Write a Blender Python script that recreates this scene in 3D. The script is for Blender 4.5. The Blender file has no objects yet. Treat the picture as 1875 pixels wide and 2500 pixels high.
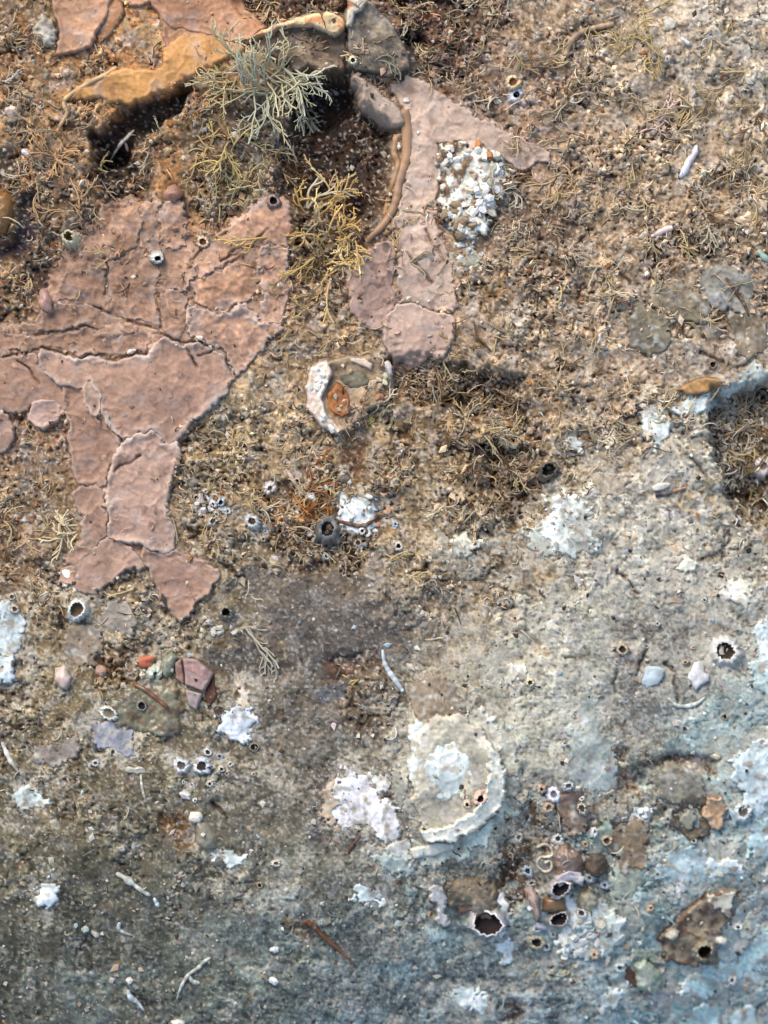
import bpy, math, random
import numpy as np
from mathutils import Vector

# ------------------------------------------------------------------ units
# layout coordinates: (px, py) run over the boulder face, 1875 wide and 2500 high, py downward; one unit is 0.25 mm
S = 0.00025
W, Hh = 1875.0, 2500.0
D = 9000.0
rng = np.random.default_rng(7)
random.seed(7)

sc = bpy.context.scene
col = sc.collection

# ------------------------------------------------------------------ camera
cam_d = bpy.data.cameras.new("camera")
cam = bpy.data.objects.new("camera", cam_d)
col.objects.link(cam)
cam.location = (0, 0, D * S)
cam.rotation_euler = (0, 0, 0)
cam_d.sensor_fit = 'VERTICAL'
cam_d.sensor_height = 24.0
cam_d.lens = 24.0 * D / Hh
cam_d.clip_start = 0.01
cam_d.clip_end = 100.0
cam_d.dof.use_dof = True
cam_d.dof.focus_distance = (D - 10) * S
cam_d.dof.aperture_fstop = 2.2
sc.camera = cam

# ------------------------------------------------------------------ light
SUN_EL = math.radians(42)
SUN_AZ = math.radians(118)          # measured from +X, counter-clockwise: from the upper left of the picture
world = bpy.data.worlds.new("World")
sc.world = world
world.use_nodes = True
wn = world.node_tree.nodes
wl = world.node_tree.links
wn.clear()
sky = wn.new('ShaderNodeTexSky')
sky.sky_type = 'NISHITA'
sky.sun_disc = False
sky.sun_elevation = SUN_EL
sky.sun_rotation = math.pi / 2 - SUN_AZ
sky.air_density = 1.0
sky.dust_density = 2.0
bg = wn.new('ShaderNodeBackground')
bg.inputs['Strength'].default_value = 0.1
wo = wn.new('ShaderNodeOutputWorld')
wl.new(sky.outputs[0], bg.inputs[0])
wl.new(bg.outputs[0], wo.inputs[0])
sd_ = bpy.data.lights.new("sun", 'SUN')
sd_.energy = 1.15
sd_.angle = math.radians(28)
sd_.color = (1.0, 0.95, 0.88)
sun = bpy.data.objects.new("sun", sd_)
col.objects.link(sun)
sv = Vector((math.cos(SUN_EL) * math.cos(SUN_AZ), math.cos(SUN_EL) * math.sin(SUN_AZ), math.sin(SUN_EL)))
sun.rotation_euler = sv.to_track_quat('Z', 'Y').to_euler()
sc.view_settings.view_transform = 'Standard'
sc.view_settings.look = 'None'
sc.view_settings.gamma = 1.0
sc.view_settings.exposure = 1.28

# ------------------------------------------------------------------ noise
_P = rng.permutation(4096)
_ang = rng.random(4096) * 2 * np.pi
_GX, _GY = np.cos(_ang), np.sin(_ang)


def pn(x, y, s, seed=0):
    """gradient noise, about -1..1, wavelength s"""
    x = np.asarray(x, float) / s + seed * 17.31
    y = np.asarray(y, float) / s + seed * 9.77
    xi = np.floor(x).astype(np.int64); yi = np.floor(y).astype(np.int64)
    xf = x - xi; yf = y - yi
    u = xf * xf * xf * (xf * (xf * 6 - 15) + 10); v = yf * yf * yf * (yf * (yf * 6 - 15) + 10)

    def g(ix, iy, dx, dy):
        h = _P[(_P[(ix + seed * 131) & 4095] + iy) & 4095]
        return _GX[h] * dx + _GY[h] * dy
    a = g(xi, yi, xf, yf); b = g(xi + 1, yi, xf - 1, yf)
    c = g(xi, yi + 1, xf, yf - 1); d = g(xi + 1, yi + 1, xf - 1, yf - 1)
    return ((a * (1 - u) + b * u) * (1 - v) + (c * (1 - u) + d * u) * v) * 1.5


def sst(a, b, x):
    t = np.clip((x - a) / (b - a), 0, 1)
    return t * t * (3 - 2 * t)


def lin(c):
    c = np.asarray(c, float) / 255.0
    return np.where(c <= 0.04045, c / 12.92, ((c + 0.055) / 1.055) ** 2.4)


ALB = 0.92


def alb(c):
    return np.clip(lin(c) * ALB, 0, 0.86)


def sdf(poly, x, y):
    """signed distance, positive inside"""
    P = np.asarray(poly, float)
    d2 = np.full(x.shape, 1e18)
    ins = np.zeros(x.shape, bool)
    n = len(P)
    for i in range(n):
        ax, ay = P[i]; bx, by = P[(i + 1) % n]
        ex, ey = bx - ax, by - ay
        wx, wy = x - ax, y - ay
        t = np.clip((wx * ex + wy * ey) / (ex * ex + ey * ey + 1e-9), 0, 1)
        dx, dy = wx - ex * t, wy - ey * t
        d2 = np.minimum(d2, dx * dx + dy * dy)
        c1 = (ay > y) != (by > y)
        if ey != 0:
            ins ^= c1 & (x < ex * (y - ay) / ey + ax)
    d = np.sqrt(d2)
    return np.where(ins, d, -d)


def ell(cx, cy, rx, ry, rot=0, n=14, jag=0.0, seed=0):
    r = random.Random(seed * 7 + int(cx) * 3 + int(cy))
    out = []
    ca, sa = math.cos(math.radians(rot)), math.sin(math.radians(rot))
    for i in range(n):
        a = 2 * math.pi * i / n
        k = 1 + r.uniform(-jag, jag)
        u, v = rx * k * math.cos(a), ry * k * math.sin(a)
        out.append((cx + u * ca - v * sa, cy + u * sa + v * ca))
    return out


def line_d(pts, x, y):
    d2 = np.full(np.shape(x), 1e18)
    for (ax, ay), (bx, by) in zip(pts[:-1], pts[1:]):
        ex, ey = bx - ax, by - ay
        t = np.clip(((x - ax) * ex + (y - ay) * ey) / (ex * ex + ey * ey + 1e-9), 0, 1)
        d2 = np.minimum(d2, (x - ax - ex * t) ** 2 + (y - ay - ey * t) ** 2)
    return np.sqrt(d2)


# ------------------------------------------------------------------ macro form of the boulder
def macro(px, py):
    """the boulder face: nearly flat, rolling away at the foot and toward the lower right"""
    a = np.clip((py - 1750) / 750.0, 0, 3.5)
    z = -(135.0 + 20.0 * np.clip(px / 1875.0, 0, 1)) * a ** 2.0 / (1 + 0.12 * a)
    b = np.clip(((px - 900) * 0.75 + (py - 1250) * 0.66) / 1000.0, 0, 3)
    z = z - 130.0 * b ** 2
    c = np.clip((-px) / 900.0, 0, 3); z = z - 200 * c ** 2
    c = np.clip((-py) / 900.0, 0, 3); z = z - 200 * c ** 2
    c = np.clip((px - 1875) / 900.0, 0, 3); z = z - 150 * c ** 2
    z = z + 22 * pn(px, py, 420, 3) + 12 * pn(px, py, 170, 4)
    return z


def to_world(px, py, z):
    k = (D - macro(px, py)) / D
    return np.stack([(px - W / 2) * k * S, (Hh / 2 - py) * k * S, z * S], -1)


# ------------------------------------------------------------------ mesh helpers
def mesh(name, V, F, C, mat, smooth=True):
    """V (n,3) world, F (m,k) int array or list of arrays, C (n,3) albedo"""
    me = bpy.data.meshes.new(name)
    Fs = F if isinstance(F, list) else [F]
    Fs = [f for f in Fs if len(f)]
    nv = len(V)
    nl = sum(f.size for f in Fs); nf = sum(len(f) for f in Fs)
    me.vertices.add(nv); me.loops.add(nl); me.polygons.add(nf)
    me.vertices.foreach_set('co', np.ascontiguousarray(V, dtype=np.float32).ravel())
    me.loops.foreach_set('vertex_index', np.concatenate([f.ravel() for f in Fs]).astype(np.int32))
    tot = np.concatenate([np.full(len(f), f.shape[1]) for f in Fs])
    st = np.concatenate([[0], np.cumsum(tot)[:-1]])
    me.polygons.foreach_set('loop_start', st.astype(np.int32))
    me.polygons.foreach_set('loop_total', tot.astype(np.int32))
    me.polygons.foreach_set('use_smooth', np.full(nf, smooth, bool))
    me.update(calc_edges=True)
    at = me.color_attributes.new('Col', 'FLOAT_COLOR', 'POINT')
    c4 = np.ones((nv, 4), np.float32); c4[:, :3] = np.clip(C, 0, 0.9)
    at.data.foreach_set('color', c4.ravel())
    me.materials.append(mat)
    return me


def tagit(o, label=None, cat=None, group=None, kind=None):
    if label: o['label'] = label
    if cat: o['category'] = cat
    if group: o['group'] = group
    if kind: o['kind'] = kind
    return o


def empty(name, px, py, label, cat, group=None):
    o = bpy.data.objects.new(name, None)
    o.empty_display_size = 0.005
    p = to_world(np.array([px], float), np.array([py], float), np.array([float(HS(px, py))]))[0]
    o.location = p
    col.objects.link(o)
    return tagit(o, label, cat, group)


def link(name, me_args, parent=None, kind=None, label=None, origin=None, smooth=True):
    V, F, C, mat = me_args
    if parent is not None:
        org = np.array(parent.matrix_world.translation) if parent.parent else np.array(parent.location)
        if parent.type == 'MESH' and parent.get('_org') is not None:
            org = np.array(parent['_org'])
        me = mesh(name, V - org, F, C, mat, smooth)
        o = bpy.data.objects.new(name, me); col.objects.link(o); o.parent = parent
    else:
        org = V.mean(0) if origin is None else np.array(origin)
        org[2] = V[:, 2].min() if origin is None else org[2]
        me = mesh(name, V - org, F, C, mat, smooth)
        o = bpy.data.objects.new(name, me); col.objects.link(o); o.location = org
    if kind: o['kind'] = kind
    if label: o['label'] = label
    return o


def quads(ny, nx):
    i = np.arange(ny * nx).reshape(ny, nx)
    return np.stack([i[:-1, :-1], i[1:, :-1], i[1:, 1:], i[:-1, 1:]], -1).reshape(-1, 4)


# ------------------------------------------------------------------ materials
def material(name, rough=0.7, spec=0.35, nscale=900.0, cvar=0.25, bump=0.35, bscale=1400.0, sub=0.0):
    m = bpy.data.materials.new(name); m.use_nodes = True
    nt = m.node_tree; N = nt.nodes; L = nt.links; N.clear()
    out = N.new('ShaderNodeOutputMaterial'); bs = N.new('ShaderNodeBsdfPrincipled')
    L.new(bs.outputs[0], out.inputs[0])
    at = N.new('ShaderNodeAttribute'); at.attribute_name = 'Col'
    geo = N.new('ShaderNodeNewGeometry')
    n1 = N.new('ShaderNodeTexNoise'); n1.inputs['Scale'].default_value = nscale; n1.inputs['Detail'].default_value = 4
    n1.inputs['Roughness'].default_value = 0.7
    L.new(geo.outputs['Position'], n1.inputs['Vector'])
    mr = N.new('ShaderNodeMapRange'); mr.inputs['From Min'].default_value = 0.25; mr.inputs['From Max'].default_value = 0.75
    mr.inputs['To Min'].default_value = 1 - cvar; mr.inputs['To Max'].default_value = 1 + cvar
    L.new(n1.outputs['Fac'], mr.inputs['Value'])
    vm = N.new('ShaderNodeVectorMath'); vm.operation = 'SCALE'
    L.new(at.outputs['Color'], vm.inputs[0]); L.new(mr.outputs[0], vm.inputs['Scale'])
    L.new(vm.outputs[0], bs.inputs['Base Color'])
    n2 = N.new('ShaderNodeTexNoise'); n2.inputs['Scale'].default_value = bscale; n2.inputs['Detail'].default_value = 5
    n2.inputs['Roughness'].default_value = 0.65
    L.new(geo.outputs['Position'], n2.inputs['Vector'])
    bp = N.new('ShaderNodeBump'); bp.inputs['Strength'].default_value = bump; bp.inputs['Distance'].default_value = 0.0008
    L.new(n2.outputs['Fac'], bp.inputs['Height']); L.new(bp.outputs[0], bs.inputs['Normal'])
    mr2 = N.new('ShaderNodeMapRange'); mr2.inputs['To Min'].default_value = rough - 0.15; mr2.inputs['To Max'].default_value = min(1, rough + 0.2)
    L.new(n1.outputs['Fac'], mr2.inputs['Value']); L.new(mr2.outputs[0], bs.inputs['Roughness'])
    bs.inputs['Specular IOR Level'].default_value = spec
    if sub:
        bs.inputs['Subsurface Weight'].default_value = sub
        bs.inputs['Subsurface Radius'].default_value = (0.003, 0.002, 0.0015)
        bs.inputs['Subsurface Scale'].default_value = 0.5
    return m


M_ROCK = material('turf_covered_rock', 0.72, 0.3, 900, 0.3, 0.5, 1300)
M_CRUST = material('pink_lime_crust', 0.6, 0.4, 700, 0.16, 0.35, 1500)
M_SHELL = material('chalky_shell', 0.5, 0.45, 800, 0.12, 0.3, 1500)
M_HYD = material('hydroid_stem', 0.55, 0.3, 900, 0.15, 0.1, 1500)
M_WET = material('wet_flesh', 0.3, 0.5, 500, 0.15, 0.15, 700, 0.15)
M_CHIP = material('loose_chip', 0.65, 0.35, 1200, 0.2, 0.3, 1800)

# ================================================================== BASE SURFACE FIELDS
STEP = 2.9
def axis(n):
    inner = np.arange(-120, n + 120, STEP)
    g = []; v = 0; d = STEP
    while v < 1400:
        d *= 1.28; v += d; g.append(v)
    g = np.array(g)
    return np.concatenate([inner[0] - g[::-1], inner, inner[-1] + g])


XS, YS = axis(W), axis(Hh)
GX, GY = np.meshgrid(XS, YS)
NY, NX = GX.shape

# broad colours of the growth, cool sky tint painted into the lower right; one cell per 234 x 227 units
CG = [
 [(144,110,80),(196,146,106),(176,132,94),(124,104,86),(120,94,76),(154,130,106),(172,152,126),(186,170,148)],
 [(144,114,86),(152,112,78),(116,90,64),(84,62,46),(174,150,130),(160,132,110),(168,146,118),(180,158,130)],
 [(112,88,68),(154,118,90),(154,120,92),(98,72,54),(164,138,116),(150,128,104),(160,138,112),(164,142,116)],
 [(142,112,88),(156,124,100),(156,126,100),(160,136,110),(172,146,120),(166,146,120),(168,148,124),(162,142,118)],
 [(142,112,92),(154,124,102),(170,150,122),(162,138,112),(142,120,94),(146,126,102),(166,146,122),(172,160,140)],
 [(144,122,96),(148,126,102),(142,122,98),(144,120,92),(148,128,102),(142,124,100),(190,180,162),(166,156,138)],
 [(140,122,96),(146,130,108),(128,118,100),(114,106,94),(142,128,110),(172,160,140),(198,192,174),(176,170,156)],
 [(126,114,92),(128,118,96),(122,114,98),(120,112,100),(150,142,124),(186,182,164),(168,166,154),(176,188,180)],
 [(110,102,84),(112,106,90),(116,112,98),(132,126,112),(178,174,160),(172,168,152),(136,126,108),(172,188,184)],
 [(100,98,84),(104,102,88),(112,110,98),(120,120,110),(128,130,120),(138,138,124),(146,156,146),(160,184,182)],
 [(96,98,88),(102,106,96),(112,120,112),(120,134,130),(126,144,142),(132,160,160),(142,172,174),(158,192,196)],
]
# how rough and busy the turf is in the same cells
RG = [
 [.9,.6,.7,.8,.9,.8,.6,.5],[.9,.8,.9,.9,.6,.9,.9,.8],[.8,.7,.8,.8,.8,.9,1.0,1.0],[.8,.6,.6,.7,.7,.75,.8,.8],
 [.6,.6,.55,.8,.95,.9,.8,.75],[.7,.7,.8,.95,.9,.9,.4,.6],[.75,.7,.7,.3,.5,.5,.35,.4],[.65,.65,.4,.35,.4,.4,.35,.35],
 [.55,.55,.45,.4,.35,.45,.6,.4],[.4,.45,.45,.45,.45,.6,.5,.4],[.35,.35,.35,.35,.35,.35,.4,.45]]


def coarse(arr, x, y):
    A = np.asarray(arr, float)
    if A.ndim == 2: A = A[..., None]
    fx = np.clip((x - 117) / 234.4, 0, 6.999); fy = np.clip((y - 113.6) / 227.3, 0, 9.999)
    ix = fx.astype(int); iy = fy.astype(int); u = (fx - ix)[..., None]; v = (fy - iy)[..., None]
    u = u * u * (3 - 2 * u); v = v * v * (3 - 2 * v)
    return (A[iy, ix] * (1 - u) + A[iy, ix + 1] * u) * (1 - v) + (A[iy + 1, ix] * (1 - u) + A[iy + 1, ix + 1] * u) * v


w1x = pn(GX, GY, 130, 11); w1y = pn(GX, GY, 130, 12)
w2x = pn(GX, GY, 34, 13); w2y = pn(GX, GY, 34, 14)
w3x = pn(GX, GY, 12, 15); w3y = pn(GX, GY, 12, 16)
WXg = 0.55 * w1x + 0.6 * w2x + 0.35 * w3x
WYg = 0.55 * w1y + 0.6 * w2y + 0.35 * w3y

C = np.array([1.0, .99, .93]) * alb(coarse(CG, GX + 70 * WXg, GY + 70 * WYg))
ll = (sst(1350, 1700, GY) * sst(1100, 700, GX))[..., None]
C = C * (1 - ll + ll * np.array([.97, .93, .89]))
cr_ = (sst(950, 1250, GX) * sst(1100, 900, GY))[..., None]
C = C * (1 - cr_ + cr_ * np.array([1.02, 1.02, 1.10]))
R = coarse(RG, GX + 40 * w1x, GY + 40 * w1y)[..., 0]
R = R * (.50 + .72 * sst(-.3, .35, pn(GX + 20 * w2x, GY + 20 * w2y, 140, 17) + .45 * pn(GX, GY, 55, 18)))
Hb = macro(GX, GY)                       # smooth height
HD = np.zeros_like(GX)                   # region height change
MIC = np.ones_like(GX)                   # relief allowed (flattened beneath crusts)
DEN = np.ones_like(GX) * 1.0             # density of loose bits


def window(poly, pad):
    P = np.asarray(poly, float)
    i0 = np.searchsorted(XS, P[:, 0].min() - pad); i1 = np.searchsorted(XS, P[:, 0].max() + pad)
    j0 = np.searchsorted(YS, P[:, 1].min() - pad); j1 = np.searchsorted(YS, P[:, 1].max() + pad)
    return slice(j0, j1), slice(i0, i1)


def zone(poly, c=None, op=1.0, soft=14, warp=16, dh=0.0, mic=None, den=None):
    w = window(poly, soft + warp * 1.5)
    s = sdf(poly, GX[w] + warp * WXg[w], GY[w] + warp * WYg[w])
    m = sst(-soft, soft, s)
    if c is not None:
        C[w] = C[w] * (1 - op * m[..., None]) + alb(c) * op * m[..., None]
    if dh: HD[w] += dh * m
    if mic is not None: R[w] = R[w] * (1 - m) + mic * m
    if den is not None: DEN[w] *= (1 - m) + den * m


# ---- colour and relief zones of the rock, some with shade painted in
Z = zone
Z([(737,180),(855,185),(878,262),(936,298),(953,335),(945,500),(860,545),(760,520),(690,470),(672,360),(720,290)], (60,42,30), 0.95, 20, 16, -80, .8, .45)
Z(ell(775,250,80,60), (40,28,20), .9, 26, 14, -60, .6, .3)  # shade under the arching shell, painted darker still
Z(ell(650,390,42,120,8), (118,118,104), .7, 24, 20, 0, .9)
Z(ell(640,330,55,95,10), (96,94,84), .8, 24, 20, -26, .8)
Z([(460,200),(445,265),(400,300),(350,345),(300,400),(240,410),(225,330),(290,280),(380,245)], (60,40,32), .94, 12, 14, -80, .6, .15)  # slope under the ochre tongue, with the tongue's shadow painted in
Z(ell(292,432,62,70), (38,24,18), .92, 22, 24, -60, .9, .3)
Z([(120,290),(190,300),(260,330),(240,350),(150,318)], (60,46,42), .7, 8, 10, -10)
Z([(60,470),(100,470),(95,560),(75,615),(-20,640),(-20,600),(30,590),(48,540),(45,490)], (62,50,56), .9, 12, 10, -26, .5, .3)
Z([(-20,360),(40,380),(50,470),(-20,470)], (56,46,34), .8, 14, 16, -14)
Z([(200,530),(250,500),(300,480),(280,560),(230,620)], (86,64,44), .7, 16, 14, -12)
Z([(60,650),(120,640),(130,700),(90,720)], (48,36,32), .8, 12, 12, -18)
Z([(470,430),(560,400),(640,400),(620,520),(540,560),(480,520)], (104,92,66), .7, 20, 20, -8, 1)
Z([(700,540),(760,520),(860,560),(870,640),(820,700),(720,680)], (112,88,54), .7, 20, 20, -10, 1.2)
Z([(560,0),(860,0),(845,35),(790,38),(700,50),(640,72),(590,40)], (70,48,38), .9, 8, 8, -14, 1.0)
Z([(900,-20),(1180,-20),(1190,80),(1150,190),(1060,210),(1000,130)], (92,66,50), .8, 26, 26, -12, 1.1)
Z(ell(1010,105,42,30,60), (58,38,28), .9, 10, 10, -18)  # shadow along the raised shell's right edge, painted dark
Z([(1250,-20),(1600,-20),(1560,60),(1480,70),(1400,60),(1260,90)], (150,130,106), .7, 26, 26, 2, .5, .5)
Z([(1600,60),(1890,40),(1890,280),(1760,220),(1660,170)], (168,152,128), .7, 30, 30, 4, .6, .5)
Z([(1180,480),(1300,500),(1420,520),(1460,600),(1330,600),(1200,560)], (92,74,64), .6, 24, 24, -8, .8)
Z([(1660,560),(1760,600),(1740,640),(1650,610)], (70,48,26), .8, 12, 12, -12)
Z([(1180,640),(1240,660),(1230,740),(1180,760)], (166,124,74), .6, 20, 20, 0, 1)
Z([(1090,610),(1160,620),(1150,700),(1110,690)], (160,140,112), .6, 14, 16, 3)
Z([(1560,1120),(1740,1080),(1760,1250),(1700,1450),(1500,1480),(1420,1380),(1460,1200)], (198,188,168), .8, 44, 34, 6, .45, .4)
Z([(1740,950),(1890,930),(1890,1290),(1820,1280),(1760,1180),(1745,1080)], (70,54,34), .9, 18, 20, -85, 1.1, 1)
Z([(1170,1080),(1260,1100),(1330,1120),(1340,1260),(1250,1280),(1190,1200)], (84,60,38), .8, 22, 22, -48, 1.1)
Z([(930,880),(1090,880),(1270,930),(1250,1010),(1080,1000),(930,960)], (80,60,42), .8, 24, 26, -50, 1.2)
Z([(1100,930),(1240,960),(1320,1010),(1320,1100),(1230,1080),(1140,1010)], (104,82,58), .6, 30, 30, -24, 1.2)
Z([(640,1300),(820,1300),(900,1340),(860,1400),(700,1400)], (96,76,54), .6, 22, 26, -20, 1.1)
Z([(820,1140),(860,1040),(900,1080),(880,1180)], (98,60,34), .7, 14, 14, -10)
Z([(640,1180),(830,1170),(860,1260),(820,1320),(700,1330),(640,1280)], (142,94,46), .7, 20, 22, -4, 1.2)
Z([(600,1400),(720,1395),(870,1420),(960,1500),(980,1590),(900,1640),(760,1650),(640,1660),(540,1640),(560,1540),(640,1560),(600,1470)], (102,93,84), .9, 40, 46, -6, .2, .15)
Z([(560,1640),(760,1660),(900,1740),(820,1860),(760,1960),(640,2020),(560,1980),(600,1860)], (112,104,94), .5, 60, 50, -4, .35, .3)
Z([(820,1610),(900,1590),(960,1640),(1000,1700),(960,1780),(880,1800),(820,1740)], (104,84,62), .6, 18, 22, -6, .7)
Z([(790,1600),(890,1590),(870,1650),(790,1670)], (86,60,46), .7, 8, 12, -5)
Z([(770,1680),(850,1662),(840,1700),(780,1715)], (92,98,104), .7, 6, 8, 2, .3)
Z([(1300,1480),(1500,1500),(1510,1750),(1440,1900),(1330,1850),(1280,1650)], (176,174,158), .6, 44, 34, 2, .35, .4)
Z([(1500,1480),(1720,1480),(1760,1700),(1620,1800),(1510,1800),(1500,1640)], (122,114,104), .75, 24, 20, -4, .3, .3)
Z([(1520,1880),(1600,1855),(1680,1840),(1760,1845),(1750,1890),(1660,1870),(1580,1880),(1560,1930),(1500,1930)], (104,70,38), .9, 8, 10, -20, .6, .2)
Z([(1280,1880),(1340,1900),(1400,1960),(1390,2060),(1300,2090),(1230,2180),(1190,2160),(1230,2060)], (98,76,52), .85, 20, 20, -16, .7, .6)
Z([(1240,2110),(1300,2080),(1330,2150),(1260,2230),(1220,2200)], (82,54,32), .8, 14, 12, -14)
Z([(1500,2000),(1560,1970),(1600,2050),(1560,2130),(1490,2090)], (96,76,62), .6, 12, 16, -10, 1)
Z([(760,1860),(1010,1850),(1000,2060),(900,2100),(760,2050)], (112,102,90), .6, 20, 18, -4, .4)
Z([(380,1990),(470,1980),(480,2060),(430,2080)], (104,70,36), .85, 14, 12, -10, .4)
Z([(1000,2210),(1060,2220),(1070,2270),(1010,2280)], (84,76,48), .7, 14, 12, -8, .4)
Z([(680,2230),(760,2230),(800,2290),(740,2300),(690,2270)], (92,74,48), .7, 12, 12, -4, .4)
Z([(620,2180),(740,2150),(800,2240),(780,2280),(700,2230),(630,2260)], (142,142,132), .6, 12, 12, 3, .4)
Z([(800,2330),(1200,2290),(1500,2330),(1480,2500),(900,2520),(700,2440)], (112,116,112), .7, 40, 30, 0, .4, .5)
Z([(1200,2440),(1330,2400),(1340,2540),(1200,2540)], (150,158,152), .7, 12, 14, 3, .5)
Z([(1210,2450),(1280,2440),(1280,2490),(1220,2500)], (84,64,46), .85, 10, 10, -14)
Z([(0,1240),(90,1250),(110,1380),(60,1420),(30,1500),(-20,1480),(-20,1240)], (128,100,78), .7, 18, 18, 4)
Z([(60,1380),(170,1330),(180,1420),(130,1450),(100,1420)], (84,62,44), .7, 18, 16, -14)
Z([(140,1360),(170,1380),(175,1440),(140,1430)], (120,78,34), .8, 8, 8, -4)
Z([(230,1590),(330,1580),(340,1680),(270,1700),(220,1660)], (116,82,42), .75, 18, 18, -8)
Z([(420,1060),(560,1000),(640,1060),(640,1160),(560,1200),(450,1240)], (138,120,86), .55, 24, 24, 2, 1)
Z([(640,830),(700,815),(820,830),(800,880),(700,950),(600,960)], (142,122,98), .7, 20, 16, 4, .5)
Z([(330,1440),(420,1560),(470,1560),(450,1600),(330,1560),(270,1500)], (134,120,98), .6, 20, 18, 2, .9)
Z([(480,1870),(520,1860),(520,1895),(480,1895)], (60,52,46), .7, 8, 8, -8)

PATCHES = []          # filled below, applied to the rock (relief flattened beneath) before it is built

# ================================================================== DATA: crusts and plates
def crust(name, label, cat, plates, group=None, part='plate', **kw):
    PATCHES.append(dict(name=name, label=label, cat=cat, group=group, part=part, plates=plates, kw=kw))


PINK = (158,120,104); PINK2 = (136,98,80)
big = [
 ([(106,848),(149,864),(200,880),(235,872),(274,884),(321,872),(360,868),(400,817),(447,845),(482,842),(521,857),(545,866),(568,925),(529,984),(470,1027),(431,1074),(415,1090),(372,1048),(340,1058),(303,1083),(256,1010),(250,965),(228,925),(206,946),(150,936),(112,900),(97,880)], (150,114,97), 20),
 ([(157,932),(203,950),(206,980),(238,1024),(276,1062),(296,1090),(290,1110),(265,1150),(254,1180),(230,1178),(190,1176),(174,1110),(170,1060),(160,1010)], (142,104,84), 12),
 ([(208,940),(226,926),(246,962),(250,1000),(236,1012),(212,985)], (150,124,108), 19),
 ([(300,1090),(345,1062),(372,1054),(415,1094),(431,1080),(437,1121),(415,1176),(404,1215),(404,1271),(423,1287),(423,1330),(400,1348),(350,1333),(320,1328),(290,1320),(264,1312),(270,1270),(274,1240),(262,1195),(270,1160),(286,1130)], (170,138,126), 22),
 ([(176,1200),(200,1187),(240,1190),(256,1208),(260,1260),(256,1300),(235,1328),(200,1368),(185,1378),(160,1368),(204,1318),(212,1260),(190,1235)], (140,106,88), 13),
 ([(258,1318),(290,1328),(325,1347),(345,1387),(306,1387),(255,1428),(235,1450),(200,1440),(149,1416),(157,1387),(192,1380),(218,1355)], (156,126,112), 15),
 ([(352,1340),(400,1355),(428,1337),(490,1369),(529,1405),(500,1440),(474,1475),(443,1522),(425,1500),(392,1459),(370,1400),(347,1377)], (148,114,98), 14),
 ([(-60,878),(70,866),(90,864),(95,885),(108,905),(150,943),(157,990),(150,1008),(75,985),(40,1004),(-60,1004)], (140,104,84), 12),
 ([(-40,1008),(18,1020),(28,1055),(12,1096),(-40,1110)], (152,118,100), 18),
 ([(-60,800),(50,815),(95,824),(130,816),(176,812),(215,804),(245,812),(300,817),(350,817),(390,817),(355,853),(321,859),(274,871),(235,859),(200,867),(149,851),(106,837),(70,851),(-60,866)], (150,112,92), 15),
 ([(100,800),(105,765),(150,744),(235,754),(274,777),(313,789),(345,803),(385,805),(385,811),(300,811),(245,802),(215,790),(176,798),(129,802)], (146,110,90), 13),
 ([(140,734),(150,680),(190,650),(255,640),(262,700),(270,758),(236,744),(160,734)], (144,108,88), 12),
 ([(264,640),(330,620),(383,640),(376,700),(385,788),(350,786),(315,773),(276,762),(270,700)], (146,108,86), 11),
 ([(394,722),(410,712),(450,720),(456,790),(440,828),(415,812),(395,800)], (156,118,98), 16),
 ([(385,638),(400,602),(425,600),(460,622),(468,680),(450,708),(395,704)], (146,112,94), 12),
 ([(250,505),(300,482),(330,490),(347,540),(335,600),(262,630),(248,560)], (146,104,76), 12),
 ([(352,520),(375,470),(385,500),(380,560),(392,610),(380,630),(345,610),(348,560)], (148,108,82), 12),
 ([(390,530),(405,488),(440,500),(462,545),(452,590),(430,605),(402,592)], (162,124,102), 18),
 ([(500,600),(560,560),(600,520),(640,490),(690,480),(706,560),(696,598),(640,588),(590,618),(540,648),(482,676),(472,640)], (164,120,96), 15),
 ([(470,692),(540,662),(590,632),(623,660),(638,700),(600,738),(540,758),(482,740)], (162,112,80), 12),
 ([(642,600),(700,606),(704,700),(692,788),(652,788),(642,740),(652,700),(630,653)], (168,126,106), 16),
 ([(460,750),(540,768),(600,750),(640,790),(692,802),(650,828),(606,890),(572,915),(552,860),(521,845),(484,830),(462,822)], (160,120,102), 13),
]
crust('lime_crust', 'large pinkish brown crust of cracked plates at the left, tapering to two pointed feet', 'crust',
      [dict(poly=[(-60,790),(85,790),(100,715),(125,650),(155,605),(195,590),(238,525),(290,478),(345,484),(395,500),(440,500),(480,600),(560,560),(640,488),(700,478),(712,600),(704,790),(650,826),(606,890),(529,984),(470,1027),(433,1080),(437,1121),(415,1176),(404,1215),(404,1271),(423,1330),(490,1369),(529,1405),(474,1475),(443,1522),(392,1459),(347,1380),(306,1387),(255,1428),(235,1450),(149,1416),(157,1387),(204,1318),(212,1260),(180,1190),(170,1060),(155,1000),(75,985),(-60,1004)], c=(170,134,112), thick=4, warp=16, edge=3, rim=1, pale=.2, mott=.6, frac=1.0, wrk=.3, c2=(132,102,78), c2t=.3, name='underlying_sheet')]
      + [dict(poly=p, c=[.5 * a + .5 * b for a, b in zip(c, (184, 148, 126) if i < 9 else (158, 122, 96) if i < 16 else (182, 146, 122))], thick=3 + t * (.5 if i < 9 else .3), warp=14, edge=2.6, rim=6.5 if i in (0, 1, 2, 3, 6, 20, 21) else 2.5, rimw=8 if i in (0, 3, 21) else 6, pale=.95 if i in (0, 2, 3, 20, 21) else .4, grow=5 + (i % 3), frac=.35 if i < 9 else .9, mott=.38 if i < 9 else .7, wrk=.12 if i < 9 else .3, c2=(140, 108, 86) if i < 16 else (186, 142, 108), c2t=.45 if i < 9 else .3) for i, (p, c, t) in enumerate(big)])  # strongest pale rims paint the light caught by upturned edges
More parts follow.
